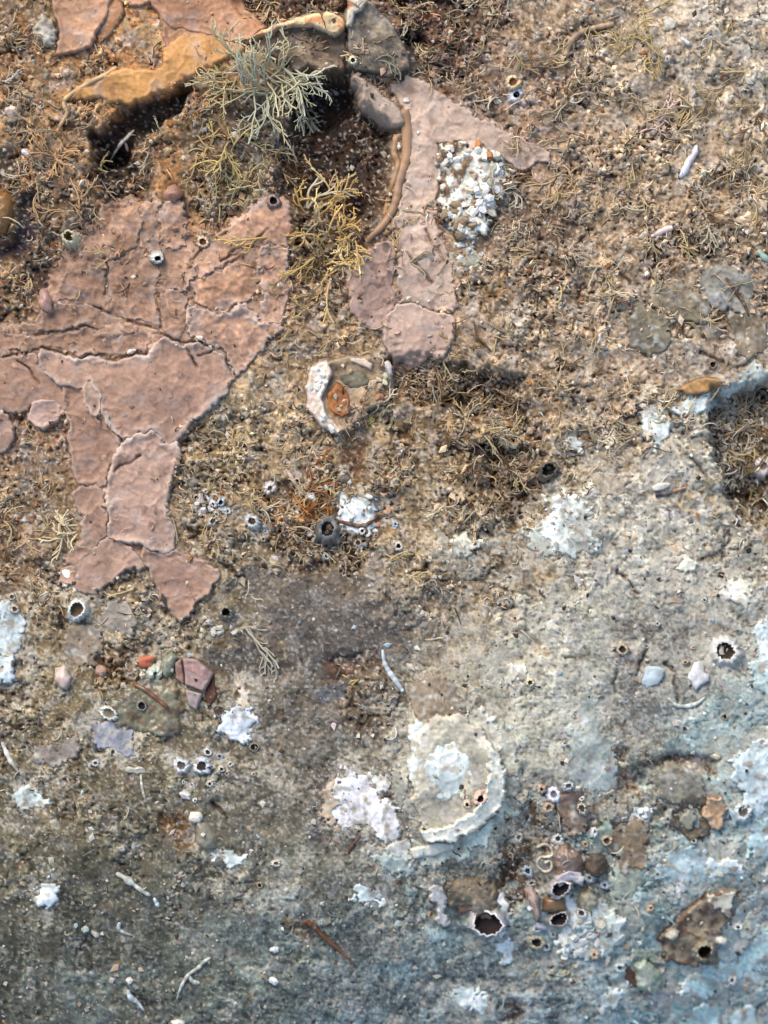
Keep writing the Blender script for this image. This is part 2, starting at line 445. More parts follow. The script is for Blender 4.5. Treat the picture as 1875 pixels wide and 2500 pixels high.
crust('lime_crust', 'pale rosy crust with vertical arm and pointed right arm beside the dark hollow', 'crust', [
 dict(poly=[(955,205),(1000,180),(1080,222),(1180,290),(1270,332),(1345,368),(1350,400),(1262,425),(1205,382),(1110,345),(1068,352),(1080,430),(1066,480),(1072,560),(1096,620),(1112,700),(1108,768),(1080,765),(1010,740),(975,735),(970,620),(972,560),(968,510),(984,450),(1000,380),(998,290),(975,258)], c=(196,168,150), thick=6, wrk=.15, warp=16, edge=3.5, rim=1.5, pale=.2, mott=.35, frac=.6, c2=(160,130,108), c2t=.4),
 dict(poly=[(852,650),(880,612),(935,592),(962,600),(964,738),(938,788),(932,800),(900,800),(857,760)], c=(180,146,130), thick=6, warp=16, grow=7, mott=.4, frac=.8, edge=3.5, rim=1, pale=.2, c2=(134,106,88), c2t=.3),
 dict(poly=[(936,805),(945,775),(972,748),(1000,742),(1076,772),(1108,780),(1100,830),(1080,868),(1040,870),(992,912),(960,880),(938,835)], c=(184,154,138), thick=8, warp=8, grow=5, mott=.35, edge=3, rim=2.5, pale=.3),
])
crust('lime_crust', 'smooth mauve grey band curving down from the raised shell to the rosy crust', 'crust', [
 dict(poly=[(852,192),(873,180),(935,232),(985,276),(990,300),(958,318),(914,296),(876,258)], c=(176,152,136), thick=30, warp=8, edge=9, rim=2, pale=.4, mott=.4)])
crust('lime_crust', 'orange pink smooth crust along the top left edge of the picture', 'crust', [
 dict(poly=[(128,-60),(240,-60),(278,-4),(262,40),(232,90),(222,116),(175,132),(133,138),(148,80),(130,30)], c=(182,136,104), thick=18, warp=7, edge=4, rim=3, pale=.25),
 dict(poly=[(285,-60),(560,-60),(600,20),(655,62),(610,100),(560,105),(470,84),(430,74),(395,50),(372,10),(320,20),(285,0)], c=(184,134,100), thick=20, warp=7, edge=4, rim=2, pale=.2),
 dict(poly=[(380,20),(470,60),(560,80),(650,60),(640,95),(590,118),(520,120),(450,125),(420,110),(400,70)], c=(190,140,100), thick=16, warp=8, edge=6, rim=0, pale=.1, mott=.4, c2=(206,150,96), c2t=.2),
 dict(poly=[(230,-40),(300,-40),(310,20),(290,60),(240,110),(222,80),(255,30)], c=(176,124,82), thick=10, warp=12, edge=5, rim=0, pale=.1, mott=.7, frac=.8),
 dict(poly=[(400,55),(440,80),(462,88),(440,120),(415,130),(395,90)], c=(186,134,108), thick=13, warp=5, edge=4, rim=2, pale=.2),
])
crust('lime_crust', 'smooth ochre tongue of crust sloping toward the dark hollow at upper left', 'crust', [
 dict(poly=[(400,120),(450,84),(520,90),(592,98),(604,122),(545,150),(472,190),(422,215),(372,245),(330,258),(278,252),(205,242),(170,250),(182,215),(250,182),(300,160),(350,172),(392,160)], c=(204,148,86), thick=18, warp=14, edge=8, rim=0, pale=.1, mott=.45, frac=.3, c2=(170,116,70), c2t=.55)])
crust('lime_crust', 'small whitish pink rosette of crust left of the big cracked crust', 'crust', [
 dict(poly=ell(110,1012,42,38,0,12,.16,5), c=(178,146,134), thick=12, warp=9, edge=3, rim=4, pale=.5)])
crust('shell_plates', 'broken mauve plates stacked beside the grey green sea squirt', 'shell plates', [
 dict(poly=[(447,1604),(482,1610),(523,1644),(500,1688),(453,1671)], c=(158,126,122), thick=24, warp=2, edge=3, rim=1, pale=.3),
 dict(poly=[(426,1618),(444,1604),(452,1672),(428,1656)], c=(148,112,102), thick=16, warp=2, edge=3, rim=1, pale=.3),
 dict(poly=[(450,1680),(496,1693),(480,1732),(462,1722)], c=(150,132,132), thick=15, warp=2, edge=3, rim=1, pale=.3),
 dict(poly=[(498,1694),(524,1650),(530,1700),(506,1730)], c=(96,62,42), thick=8, warp=4, edge=4, rim=0, pale=0),
])
# raised shell at the top centre
crust('overturned_shell', 'raised grey shell with cream edge arching over the dark hollow at top centre', 'shell', [
 dict(poly=[(640,84),(700,56),(737,45),(796,38),(836,62),(846,80),(848,176),(800,186),(720,176),(650,140),(610,120)], c=(128,106,84), thick=14, warp=14, edge=8, rim=0, pale=0, mott=.9, frac=1.2, c2=(92,74,58), c2t=.1),
 dict(poly=[(852,-50),(880,-50),(898,2),(965,70),(998,132),(996,168),(949,190),(871,174),(853,149),(849,78)], c=(140,126,106), thick=34, warp=6, edge=5, rim=2, pale=.35, mott=.9, c2=(96,84,70), c2t=.1),
 dict(poly=[(600,100),(645,72),(700,50),(745,38),(800,30),(838,50),(842,76),(815,92),(770,72),(715,66),(660,88)], c=(228,196,150), thick=44, warp=6, edge=5, rim=0, pale=.4, c2=(206,140,84), name='worn_edge'),
 dict(poly=[(842,70),(846,40),(854,-40),(880,-40),(900,10),(884,36),(866,40),(862,74)], c=(226,208,186), thick=52, warp=5, edge=4, rim=0, pale=.4, c2=(196,128,86), name='worn_edge'),
], part='shell_half')
# pale lime patches: (name, label, poly, colour, thickness, warp)
PP = [
 ('lavender white patch with a torn outline left of the big oyster', [(847,1874),(859,1889),(894,1901),(918,1940),(961,1964),(973,2015),(953,2058),(910,2026),(879,1995),(839,2022),(816,1987),(800,1945),(832,1917)], (222,216,218), 10, 12),
 ('tan worn patch touching the left side of the torn lavender patch', [(775,1925),(812,1915),(820,1960),(812,2000),(830,2030),(800,2010),(785,1970)], (178,158,136), 6, 10),
 ('small white patch above the torn lavender patch near the oyster', [(905,1895),(950,1885),(945,1925),(930,1935),(918,1915)], (214,208,200), 7, 8),
 ('blue grey patch below the oyster rim', [(905,2092),(960,2085),(1010,2100),(1010,2125),(960,2138),(930,2115)], (166,178,174), 8, 12),
 ('grey white crust below the lavender patch with a small knob', [(950,2070),(985,2052),(1000,2075),(1000,2100),(960,2095)], (192,194,186), 10, 6),
 ('bright white patch left of the oyster near the small bubble barnacles', [(530,1745),(560,1735),(590,1712),(618,1745),(618,1780),(600,1806),(560,1798),(535,1775)], (204,208,216), 10, 9),
 ('thin white spur rising above the bright patch at left centre', [(580,1655),(596,1662),(606,1700),(598,1730),(586,1722),(592,1690)], (196,180,160), 7, 6),
 ('lavender patch below the white shell cup', [(222,1775),(262,1760),(300,1775),(328,1800),(328,1838),(290,1835),(250,1822),(225,1800)], (152,152,164), 9, 8),
 ('large white patch beside the dark round barnacle at right', [(1335,1212),(1380,1200),(1425,1208),(1436,1262),(1455,1330),(1405,1352),(1352,1338),(1320,1300),(1338,1262)], (208,212,206), 10, 10),
 ('pale cream spread below the large white patch at right', [(1290,1300),(1330,1285),(1370,1315),(1410,1300),(1450,1345),(1400,1362),(1340,1350),(1300,1340)], (190,190,178), 6, 14),
 ('white angular patch in the sandy area at right', [(1568,1025),(1600,1020),(1626,1040),(1620,1070),(1602,1092),(1588,1065),(1570,1050)], (208,218,212), 9, 6),
 ('mauve white patch just above the white angular patch at right', [(1568,1000),(1600,992),(1610,1010),(1600,1022),(1570,1022)], (188,186,186), 6, 6),
 ('tiny white patch left of the angular white patch', ell(1396,1087,14,11,10,8,.2,2), (206,210,206), 6, 5),
 ('blue white streak under the ochre chunk at right', [(1650,1000),(1700,970),(1770,945),(1800,925),(1810,940),(1760,985),(1700,1005),(1660,1012)], (186,196,196), 8, 9),
 ('blue white crust at the right edge above the brown pocket', [(1800,920),(1840,890),(1890,900),(1890,940),(1840,945),(1805,950)], (164,168,162), 8, 10),
 ('long pale patch right of the oyster', [(1390,1770),(1430,1690),(1470,1700),(1480,1790),(1510,1850),(1500,1920),(1440,1930),(1400,1900),(1370,1830)], (182,186,178), 7, 22),
 ('white patch at the right edge near the ringed barnacle', [(1845,1530),(1890,1505),(1890,1620),(1850,1600),(1862,1570)], (206,216,216), 8, 8),
 ('large white patch at the right edge beside the ochre hollow', [(1800,1850),(1830,1830),(1895,1800),(1895,1925),(1860,1950),(1845,1990),(1815,1960),(1812,1910),(1785,1895)], (204,216,218), 10, 12),
 ('pale blue patch with feathered right side at lower right', [(1610,2125),(1630,2090),(1670,2070),(1735,2075),(1730,2095),(1745,2115),(1725,2140),(1690,2150),(1640,2160)], (172,190,194), 9, 10),
 ('lobed white scrap right below the pale blue patch', ell(1660,2170,20,15,0,8,.3,4), (222,226,222), 8, 6),
 ('bluish white strip climbing the lower right corner', [(1760,2270),(1800,2230),(1840,2180),(1850,2165),(1850,2200),(1860,2240),(1830,2290),(1790,2350),(1770,2370),(1755,2330)], (170,180,180), 12, 9),
 ('cream chip of crust on the bluish strip at lower right', [(1812,2262),(1845,2225),(1858,2245),(1835,2280),(1815,2285)], (216,212,192), 16, 4),
 ('white lobe at the bottom right corner', [(1790,2482),(1830,2465),(1850,2480),(1840,2530),(1800,2530)], (196,216,214), 12, 5),
 ('narrow pale ridge running to the right edge at the bottom', [(1800,2440),(1895,2390),(1895,2410),(1850,2435),(1810,2462)], (168,184,184), 10, 5),
 ('pale bubbly crust scrap at bottom right', [(1590,2430),(1640,2415),(1650,2440),(1625,2455),(1595,2450)], (176,176,176), 8, 9),
 ('bluish white strip at the left edge with two tiny rings', [(-30,1490),(30,1470),(50,1500),(56,1540),(40,1590),(28,1620),(20,1665),(-30,1650)], (182,192,196), 12, 8),
 ('white shell end of the left crust foot', [(150,1400),(165,1390),(182,1420),(178,1432),(155,1425)], (226,218,210), 20, 2),
 ('ringed mauve shell patch right of the white tube', ell(290,1512,44,40,0,14,.1,3), (158,146,134), 12, 7),
 ('faded brown pink shell patch below the white tube', ell(200,1570,50,52,0,14,.15,3), (146,128,108), 9, 10),
 ('pale barnacle scars left of the torn white patch', ell(130,1835,62,26,-20,12,.25,8), (142,130,120), 8, 12),
 ('white lime patch below the orange tuft at centre', [(822,1215),(870,1205),(910,1225),(915,1270),(880,1300),(850,1290),(830,1250)], (206,212,210), 10, 9),
 ('pale patch of thin lime right of the oyster rim', [(1190,1760),(1230,1750),(1260,1830),(1270,1900),(1230,1880),(1200,1820)], (190,188,172), 6, 14),
 ('mottled white growth on the upper right shoulder of the oyster', [(1130,1745),(1170,1740),(1215,1780),(1225,1830),(1195,1850),(1160,1815),(1140,1780)], (206,202,188), 12, 12),
 ('white honeycombed crust heaped under the cream knob at lower right', [(1370,2240),(1420,2225),(1452,2200),(1520,2240),(1505,2300),(1440,2335),(1380,2320)], (206,210,204), 22, 10),
 ('brown rough crust above the mauve barnacle cluster', [(1370,1930),(1420,1935),(1440,1975),(1425,2030),(1390,2040),(1370,1990)], (140,116,100), 18, 12),
 ('mottled orange grey crust right of the brown ball', [(1500,2020),(1560,1990),(1590,2040),(1575,2110),(1520,2130),(1490,2080)], (142,122,96), 14, 14),
 ('broken grey crust between the ball and the pale blue patch', [(1500,2100),(1560,2110),(1575,2150),(1520,2200),(1490,2160)], (150,156,144), 10, 12),
 ('green grey curved shell ridge above the smooth cream green shell', [(1535,2338),(1560,2322),(1600,2322),(1625,2345),(1600,2345),(1570,2340)], (150,158,142), 22, 3),
 ('ragged blue white crust high on the right edge beside the ringed barnacle', [(1850,1590),(1890,1600),(1890,1700),(1862,1690),(1840,1650)], (190,204,200), 8, 14),
 ('blue white crust along the right edge under the big white patch', [(1835,2010),(1890,1990),(1890,2090),(1850,2110),(1820,2060)], (178,198,200), 8, 14),
 ('long pale teal streak rising toward the lower right corner', [(1640,2420),(1720,2370),(1800,2330),(1890,2250),(1890,2330),(1800,2390),(1700,2440)], (166,192,194), 8, 18),
 ('pale teal blotch at the bottom right left of the corner lobe', [(1660,2500),(1720,2450),(1770,2470),(1760,2530),(1670,2540)], (170,194,196), 8, 14),
 ('white ragged crust around the lower barnacle of the mauve cluster', [(1385,2190),(1410,2200),(1405,2250),(1380,2280),(1385,2300),(1360,2300),(1390,2240)], (214,216,212), 10, 10),
 ('white ragged crust right of the large black mouthed barnacle', [(1205,2200),(1228,2190),(1238,2240),(1225,2275),(1200,2290),(1215,2240)], (212,212,208), 10, 8),
 ('whitish flaky crust joining the oyster and the torn lavender patch', [(960,1870),(1000,1850),(1005,1900),(1000,1960),(975,1975),(962,1930)], (180,174,158), 6, 14),
 ('thin pale wash below the whole oyster rim', [(1020,2060),(1100,2050),(1190,2010),(1230,1950),(1245,1975),(1190,2045),(1110,2090),(1040,2105)], (190,196,184), 6, 14),
 ('tan streak above the oyster', [(1005,1665),(1050,1650),(1110,1670),(1125,1740),(1100,1790),(1050,1770),(1010,1740)], (150,132,112), 6, 14),
 ('greenish pale wedge between the barnacle cluster and the brown ball', [(1430,2080),(1445,2030),(1480,1990),(1500,2040),(1480,2080),(1460,2100)], (142,156,142), 8, 6),
 ('grey white patch near the left edge beneath the pink pebbles', [(5,270),(55,268),(60,295),(20,300)], (126,112,94), 8, 6),
 ('tan rounded plate in the turf at the far right', [(1590,700),(1660,690),(1720,720),(1735,760),(1700,790),(1640,770),(1600,740)], (144,128,104), 14, 8),
 ('rounded grey plate in the turf right of centre', [(1530,790),(1570,745),(1620,770),(1640,830),(1600,870),(1550,850)], (132,120,98), 12, 10),
 ('grey white plate by the brown twigs at far right', [(1710,660),(1790,650),(1840,690),(1830,760),(1760,760),(1715,720)], (152,146,134), 9, 16),
 ('flat tan crust plate beneath the twigs at far right', [(1780,770),(1850,760),(1875,850),(1830,880),(1790,850)], (136,120,98), 12, 10),
 ('rounded grey plate above the ringed whorl at lower right', ell(1655,1915,64,48,10,14,.1,9), (146,138,122), 16, 8),
 ('mottled red brown plate in the lower centre right', [(1105,2170),(1150,2170),(1178,2205),(1160,2232),(1125,2225)], (148,108,86), 20, 4),
 ('small green plate on the right of the cluster', [(1440,2240),(1500,2230),(1520,2290),(1480,2330),(1440,2300)], (186,194,184), 14, 12),
 ('grey flake on the dark ground at upper left', [(145,562),(170,540),(205,515),(222,520),(215,545),(190,555),(160,572)], (104,92,82), 14, 3),
 ('pale pink strip below the white lump', [(1120,640),(1150,610),(1180,625),(1165,660)], (170,166,150), 8, 8),
 ('tan feather shaped mark in the sandy ground at right', [(1440,1170),(1500,1160),(1530,1200),(1470,1225)], (170,156,138), 5, 10),
]
rr = random.Random(21)
BITS = [(1480, 2265, 'right of the honeycombed crust'), (1235, 2320, 'below the large black mouthed barnacle'), (1760, 2120, 'right of the pale blue feathered patch'), (1560, 1990, 'left of the whorled shell'),
        (1850, 2380, 'in the lower right corner beside the pale strip'), (1690, 2400, 'below the mottled brown block'), (1150, 2440, 'at the bottom edge right of centre'), (1480, 2440, 'at the bottom edge left of the smooth shell'),
        (900, 2190, 'below the oyster at the foot of the centre'), (560, 2100, 'right of the long white sliver'), (120, 2190, 'at the left edge above the twin beads'), (1250, 1640, 'left of the tiny yellow white ring barnacle'),
        (1680, 1380, 'on the sandy ground below the grub'), (1140, 1330, 'below the dark round barnacle and its brown hollow'), (1800, 1440, 'at the right edge above the ringed barnacle'), (60, 1945, 'at the left edge under the white crescent shard')]
for bx, by, wh in BITS:
    a_, b_ = rr.uniform(20, 44), rr.uniform(12, 24)
    PP.append(('ragged chalky crust flake ' + wh, ell(bx, by, a_, b_, rr.uniform(-30, 30), 9, .35, int(bx)), (206, 216, 214) if by > 1900 else (204, 198, 182), 9, 12))
for lab, poly, c, t, wv in PP:
    nm = 'lime_plate' if 'plate' in lab or 'grey flake' in lab else 'lime_patch'
    crust(nm, lab, 'lime patch' if nm == 'lime_patch' else 'plate',
          [dict(poly=poly, c=[min(240, 1.08 * q) for q in c] if min(c) > 180 or 'blue' in lab or 'teal' in lab else c, thick=1.5 + t * .32, warp=wv + 5, edge=1.8, rim=0, pale=0, grow=9 if min(c) > 180 else 5, frac=1.7 if nm == 'lime_patch' else .9, mott=.8, c2=(168,160,142), c2t=.35)], single=True)

# oyster, limpets, domes ...
crust('oyster_shell', 'large open oyster shell with pearly left side and bright white curved rim', 'oyster shell', [
 dict(poly=[(1030,1768),(1070,1742),(1120,1742),(1172,1772),(1205,1830),(1222,1900),(1222,1950),(1170,2008),(1104,2042),(1060,2048),(1030,2022),(1022,1990),(1006,1955),(1012,1920),(996,1860),(1004,1810)], c=(196,188,168), thick=12, dome=16, warp=12, edge=4, rim=2, rimw=10, pale=.2, bowl=-14, mott=.8, c2=(190,180,158), c2t=.1, frac=1, name='shell_valve'),
 dict(poly=[(1192,1820),(1212,1850),(1228,1900),(1226,1955),(1176,2010),(1108,2044),(1052,2052),(1030,2034),(1100,2016),(1150,1990),(1188,1945),(1196,1890)], c=(240,238,226), thick=32, warp=9, edge=6, rim=5, rimw=5, pale=.3, mott=.5, grow=7, frac=.9, c2=(206,202,180), c2t=.4, name='white_rim'),
 dict(poly=[(1006,1772),(1022,1760),(1052,1782),(1078,1808),(1112,1822),(1142,1848),(1150,1895),(1132,1935),(1088,1950),(1046,1942),(1020,1915),(996,1880),(1004,1840),(994,1805)], c=(224,232,230), thick=13, dome=8, warp=16, grow=5, edge=4, rim=1, pale=.2, frac=.8, mott=.5, c2=(190,180,156), c2t=.4, name='pearly_layer'),
 dict(poly=[(1006,1900),(1040,1920),(1125,1925),(1134,1950),(1110,2000),(1060,2036),(1030,2020),(1016,1960)], c=(206,198,172), thick=12, warp=9, edge=4, rim=1, pale=.2, frac=.9, mott=.7, c2=(160,134,104), c2t=.3, name='beige_layer'),
 dict(poly=[(1140,1850),(1165,1860),(1180,1920),(1172,1990),(1140,1975),(1128,1940),(1146,1890)], c=(158,126,90), thick=16, warp=12, edge=6, rim=0, pale=0, frac=1.4, grow=-3, mott=.6, name='brown_stain'),
 dict(poly=[(1000,2072),(1050,2060),(1104,2055),(1110,2070),(1060,2088),(1010,2095)], c=(222,216,204), thick=10, warp=5, edge=3, rim=1, pale=.1, name='rim_fragment'),
])
crust('limpet_shell', 'grey white limpet in the brown turf near the top left corner', 'limpet', [
 dict(poly=ell(112,78,28,42,-12,12,.12,1), c=(168,158,142), thick=6, warp=10, edge=4, rim=0, pale=0, dome=16, frac=1, mott=1.1)], single=True)
crust('worn_shell', 'round worn shell with white left rim and orange middle below the rosy crust', 'shell', [
 dict(poly=[(804,884),(850,868),(900,866),(950,890),(962,940),(950,980),(900,1000),(870,1040),(828,1062),(785,1040),(755,985),(750,925),(770,895)], c=(150,126,98), thick=18, warp=6, edge=4, rim=8, rimw=10, pale=.3, bowl=-10, mott=.9, name='shell_valve'),
 dict(poly=[(800,880),(762,900),(746,940),(750,990),(780,1036),(828,1066),(834,1054),(806,1020),(790,975),(800,930),(818,905)], c=(226,204,188), thick=30, warp=7, edge=4, rim=2, pale=.3, mott=.8, name='white_rim'),
 dict(poly=ell(830,978,28,44,-12,12,.15,2), c=(178,112,58), thick=22, warp=6, edge=6, rim=0, pale=0, mott=.8, name='orange_sponge'),
 dict(poly=ell(866,925,40,26,20,12,.15,2), c=(98,92,76), thick=14, warp=6, edge=6, rim=0, pale=0, mott=.8, name='grey_growth'),
 dict(poly=[(850,872),(890,870),(912,890),(905,905),(880,892),(855,885)], c=(214,190,172), thick=30, warp=5, edge=4, rim=0, pale=.3, name='top_rim'),
])
crust('sea_squirt', 'smooth grey green sea squirt lump near the orange spot', 'sea squirt', [
 dict(poly=[(270,1700),(310,1680),(370,1650),(400,1640),(430,1680),(452,1730),(440,1790),(400,1800),(340,1790),(290,1775),(262,1740)], c=(128,122,100), thick=4, warp=18, edge=8, rim=0, pale=0, dome=12, mott=.8, wet=1, frac=1.4, c2=(112,92,66), c2t=.25, name='body'),
 dict(poly=[(395,1608),(420,1590),(440,1600),(425,1640),(405,1660),(390,1650)], c=(126,130,108), thick=10, warp=4, edge=8, rim=0, pale=0, dome=14, wet=1, name='lobe'),
])
crust('grey_sponge', 'smooth grey dome under the white bead at lower left', 'sponge', [
 dict(poly=[(478,2002),(505,2008),(530,2040),(528,2070),(500,2076),(480,2060)], c=(146,140,124), thick=6, warp=3, edge=6, rim=0, pale=0, dome=20, wet=1, mott=.2)], single=True)
crust('smooth_shell', 'cream green smooth shell with a brown mouth at lower right', 'snail shell', [
 dict(poly=[(1548,2350),(1580,2342),(1615,2365),(1622,2400),(1600,2425),(1560,2420),(1555,2385)], c=(160,168,152), thick=6, warp=9, edge=6, rim=0, pale=0, dome=24, wet=1, frac=.5, mott=.6, name='body_whorl'),
 dict(poly=[(1528,2358),(1550,2352),(1556,2385),(1570,2410),(1545,2418),(1530,2395)], c=(92,62,46), thick=6, warp=12, frac=1, edge=5, rim=0, pale=0, name='mouth'),
])
crust('whorled_shell', 'worn spiral shell with dark ring and cream outer lip at right', 'shell', [
 dict(poly=ell(1690,1995,52,56,0,14,.12,2), c=(92,82,66), thick=8, warp=12, edge=5, rim=0, pale=0, bowl=-16, mott=1.2, frac=1.4, name='dark_ring'),
 dict(poly=[(1722,1945),(1755,1940),(1770,1975),(1765,2020),(1745,2032),(1728,2005),(1712,1990),(1718,1965)], c=(196,158,122), thick=16, warp=9, edge=4, rim=5, frac=.9, mott=1, pale=.7, name='outer_lip'),
 dict(poly=ell(1676,2002,18,24,20,10,.2,2), c=(160,158,140), thick=14, warp=9, frac=1, edge=4, rim=1, pale=.2, name='core'),
])
crust('encrusted_block', 'mottled brown block with a round hole at lower right', 'encrusted block', [
 dict(poly=[(1715,2185),(1760,2178),(1805,2170),(1800,2205),(1775,2242),(1752,2290),(1756,2350),(1695,2362),(1625,2344),(1615,2288),(1660,2240)], c=(158,142,118), thick=14, warp=14, edge=5, rim=1, pale=.1, mott=1.1, frac=.6, c2=(104,78,58), c2t=.1, name='block'),
 dict(poly=[(1720,2186),(1800,2172),(1796,2205),(1772,2238),(1745,2215),(1722,2205)], c=(212,204,186), thick=18, warp=10, edge=4, rim=1, pale=.2, frac=1, c2=(150,128,104), c2t=.3, name='white_cap'),
])
crust('brown_pebble', 'smooth round ochre brown pebble cut by the left edge', 'pebble', [
 dict(poly=ell(-4,515,38,64,0,18), c=(134,96,54), thick=6, warp=3, edge=6, rim=0, pale=0, dome=26, mott=.4, wet=1)], single=True)
crust('brown_ball', 'round brown sponge ball right of the mauve barnacle', 'sponge', [
 dict(poly=ell(1456,2112,30,32,0,14), c=(104,86,68), thick=6, warp=6, edge=5, rim=0, pale=0, dome=28, mott=.9, frac=.6)], single=True)
crust('ochre_chunk', 'orange ochre chunk of broken shell in the turf at right', 'shell chunk', [
 dict(poly=[(1655,950),(1680,935),(1720,918),(1755,925),(1760,942),(1730,958),(1680,965)], c=(182,136,82), thick=22, warp=6, edge=4, rim=0, pale=.2, mott=.8, c2=(120,80,44))], single=True)
crust('white_lump', 'lumpy white mass of broken shell chips on the rosy crust right of the dark hollow', 'shell lump', [
 dict(poly=[(1070,353),(1130,353),(1176,349),(1227,384),(1251,431),(1247,470),(1208,509),(1195,560),(1160,585),(1112,590),(1090,549),(1059,509),(1070,470),(1067,423)], c=(222,220,208), thick=16, warp=14, frac=1.9, edge=5, rim=0, pale=0, dome=12, mott=1.2, c2=(112,84,58), c2t=.1, name='base_crust')])
crust('barnacle_hump', 'brown grey hump carrying the large dark mouthed barnacle at lower centre right', 'barnacle hump', [
 dict(poly=[(1085,2160),(1110,2146),(1180,2142),(1215,2150),(1225,2200),(1222,2262),(1190,2278),(1150,2250),(1130,2215),(1095,2230)], c=(134,118,98), thick=6, warp=12, edge=6, rim=0, pale=0, dome=22, mott=1.1, frac=1, name='body'),
 dict(poly=[(1053,2165),(1078,2155),(1092,2190),(1090,2230),(1100,2262),(1080,2268),(1062,2245),(1066,2210),(1052,2190)], c=(214,208,206), thick=18, warp=9, frac=1, edge=4, rim=2, pale=.3, name='white_flank'),
])
crust('mauve_growth', 'smooth mauve body of the barnacle cluster at lower right', 'barnacle cluster', [
 dict(poly=[(1350,2090),(1380,2068),(1410,2080),(1428,2120),(1420,2150),(1385,2150),(1355,2140)], c=(150,124,110), thick=12, warp=9, edge=6, rim=0, pale=0, dome=26, wet=1, frac=.6, mott=.7, name='hood'),
 dict(poly=[(1350,2140),(1385,2118),(1420,2128),(1424,2165),(1395,2150),(1365,2165)], c=(188,180,188), thick=34, warp=4, edge=4, rim=1, pale=.3, name='pale_lip'),
 dict(poly=[(1280,2170),(1300,2162),(1318,2190),(1322,2235),(1310,2250),(1300,2215),(1284,2195)], c=(178,152,144), thick=10, warp=3, edge=5, rim=0, pale=.1, dome=22, wet=1, name='finger'),
 dict(poly=[(1330,2190),(1385,2180),(1385,2225),(1350,2232),(1325,2225)], c=(122,94,66), thick=10, warp=4, edge=6, rim=0, pale=0, dome=16, wet=1, name='brown_skin'),
])
crust('cream_knob', 'cream knob with dark underside beside the barnacle cluster', 'knob', [
 dict(poly=[(1412,2180),(1440,2165),(1462,2185),(1460,2215),(1425,2225),(1408,2205)], c=(176,166,138), thick=8, warp=10, edge=5, rim=0, pale=0, dome=20, frac=.8, mott=.9)], single=True)

# ================================================================== DATA: barnacles and round tube mouths
BARN = []


def B(*a, **k): BARN.append((a, k))


B('white barrel shaped tube with round mouth below the left crust foot', 190, 1490, 27, .62, 34, (0.0, -0.1), (226,222,214), (112,92,66), ragged=.05)
B('ringed barnacle with wide dark mouth and white ragged rim at right', 1770, 1589, 40, .52, 18, (0,0), (200,196,184), (60,48,34), ragged=.16)
B('yellowish tube mouth on the upper left slope above the pink plates', 180, 592, 20, .5, 34, (-.35,-.45), (206,196,158), (96,66,36))
B('cream ring tube at the end of a ridge on the left crust', 496, 592, 17, .5, 16, (0,0), (206,178,142), (122,84,54))
B('tilted white tube mouth low on the upper part of the left crust', 382, 628, 17, .42, 18, (.3,.3), (206,206,192), (40,32,26))
B('orange and white tube mouth right of the raised shell', 1252, 202, 21, .5, 20, (0,0), (226,196,150), (150,100,56))
B('white body with black mouth just below the orange and white tube', 1258, 232, 20, .4, 14, (.2,0), (206,206,206), (22,18,16))
B('small ring barnacle inside the dark hollow', 889, 340, 10, .5, 8, (0,0), (150,138,120), (60,40,30))
B('cream ring on the lower edge of the raised shell', 862, 153, 12, .45, 12, (0,0), (214,204,170), (50,40,30))
B('dark round barnacle left of the large white patch', 1339, 1149, 26, .6, 26, (0,-.1), (82,76,66), (44,40,34))
B('bluish barnacle with brown mouth left of the orange tuft', 617, 1275, 20, .45, 16, (-.1,-.2), (186,186,184), (84,66,50))
B('white barnacle above the bluish barnacle at left centre', 659, 1192, 17, .35, 14, (0,0), (214,204,196), (120,110,100))
B('dark grey hooded barnacle below the orange tuft', 800, 1295, 30, .5, 26, (0,-.2), (92,96,94), (34,34,34), squash=1.3)
B('small white barnacle in the brown turf at centre', 973, 1333, 13, .42, 10, (0,0), (206,194,180), (36,28,22))
B('brown lipped ring barnacle on the pale ground at right centre', 1519, 1585, 17, .5, 14, (0,0), (172,158,132), (84,58,40))
B('tiny yellow white ring barnacle alone in the pale ground', 1294, 1666, 12, .45, 12, (0,0), (210,198,160), (86,64,44))
B('tiny dark mouthed barnacle below the white scraps at right', 1768, 1750, 10, .6, 9, (0,0), (160,148,130), (22,18,16))
B('pit mouthed grey tube near the hydroid left of centre', 552, 1496, 19, .5, 26, (0,-.1), (126,120,104), (56,34,24))
B('eye like hole with white lid on the sea squirt', 347, 1722, 15, .6, 8, (0,0), (126,124,112), (16,14,14))
B('white shell cup on the left flank of the sea squirt', 266, 1741, 28, .62, 14, (0,0), (206,208,196), (150,140,116), squash=.62, rot=15)
B('left bubble barnacle of the white pair at lower left centre', 443, 1868, 21, .5, 14, (0,0), (204,206,204), (120,110,98), ragged=.2)
B('right ragged barnacle of the white pair at lower left centre', 492, 1870, 23, .5, 12, (0,0), (196,198,200), (66,56,48), ragged=.3)
B('tiny lone white barnacle left of the white pair', 233, 1863, 11, .4, 10, (0,0), (190,188,186), (120,112,104))
B('upper tiny ring on the pale strip at the left edge', 30, 1457, 10, .5, 8, (0,0), (176,164,144), (92,78,60))
B('lower tiny ring on the pale strip at the left edge', 37, 1487, 13, .45, 10, (0,0), (172,160,142), (90,76,60))
B('dark hole ring at the edge of the lower left grey field', 621, 1824, 14, .6, 8, (0,0), (126,116,100), (16,12,10))
B('thin brown loop ring left of the bright white patch', 534, 1735, 17, .72, 9, (0,0), (142,128,110), (90,78,64))
B('large barnacle with black mouth and white lower rim', 1188, 2248, 44, .74, 28, (0.05,.1), (216,210,206), (38,24,20), squash=.78, rot=12, ragged=.08)
B('small barnacle set inside the oyster shell', 1172, 1944, 20, .38, 16, (0,.3), (212,176,156), (26,18,14))
B('tiny beak mouthed barnacle left of the one in the oyster', 1140, 1960, 11, .4, 9, (0,.3), (206,184,160), (26,18,14))
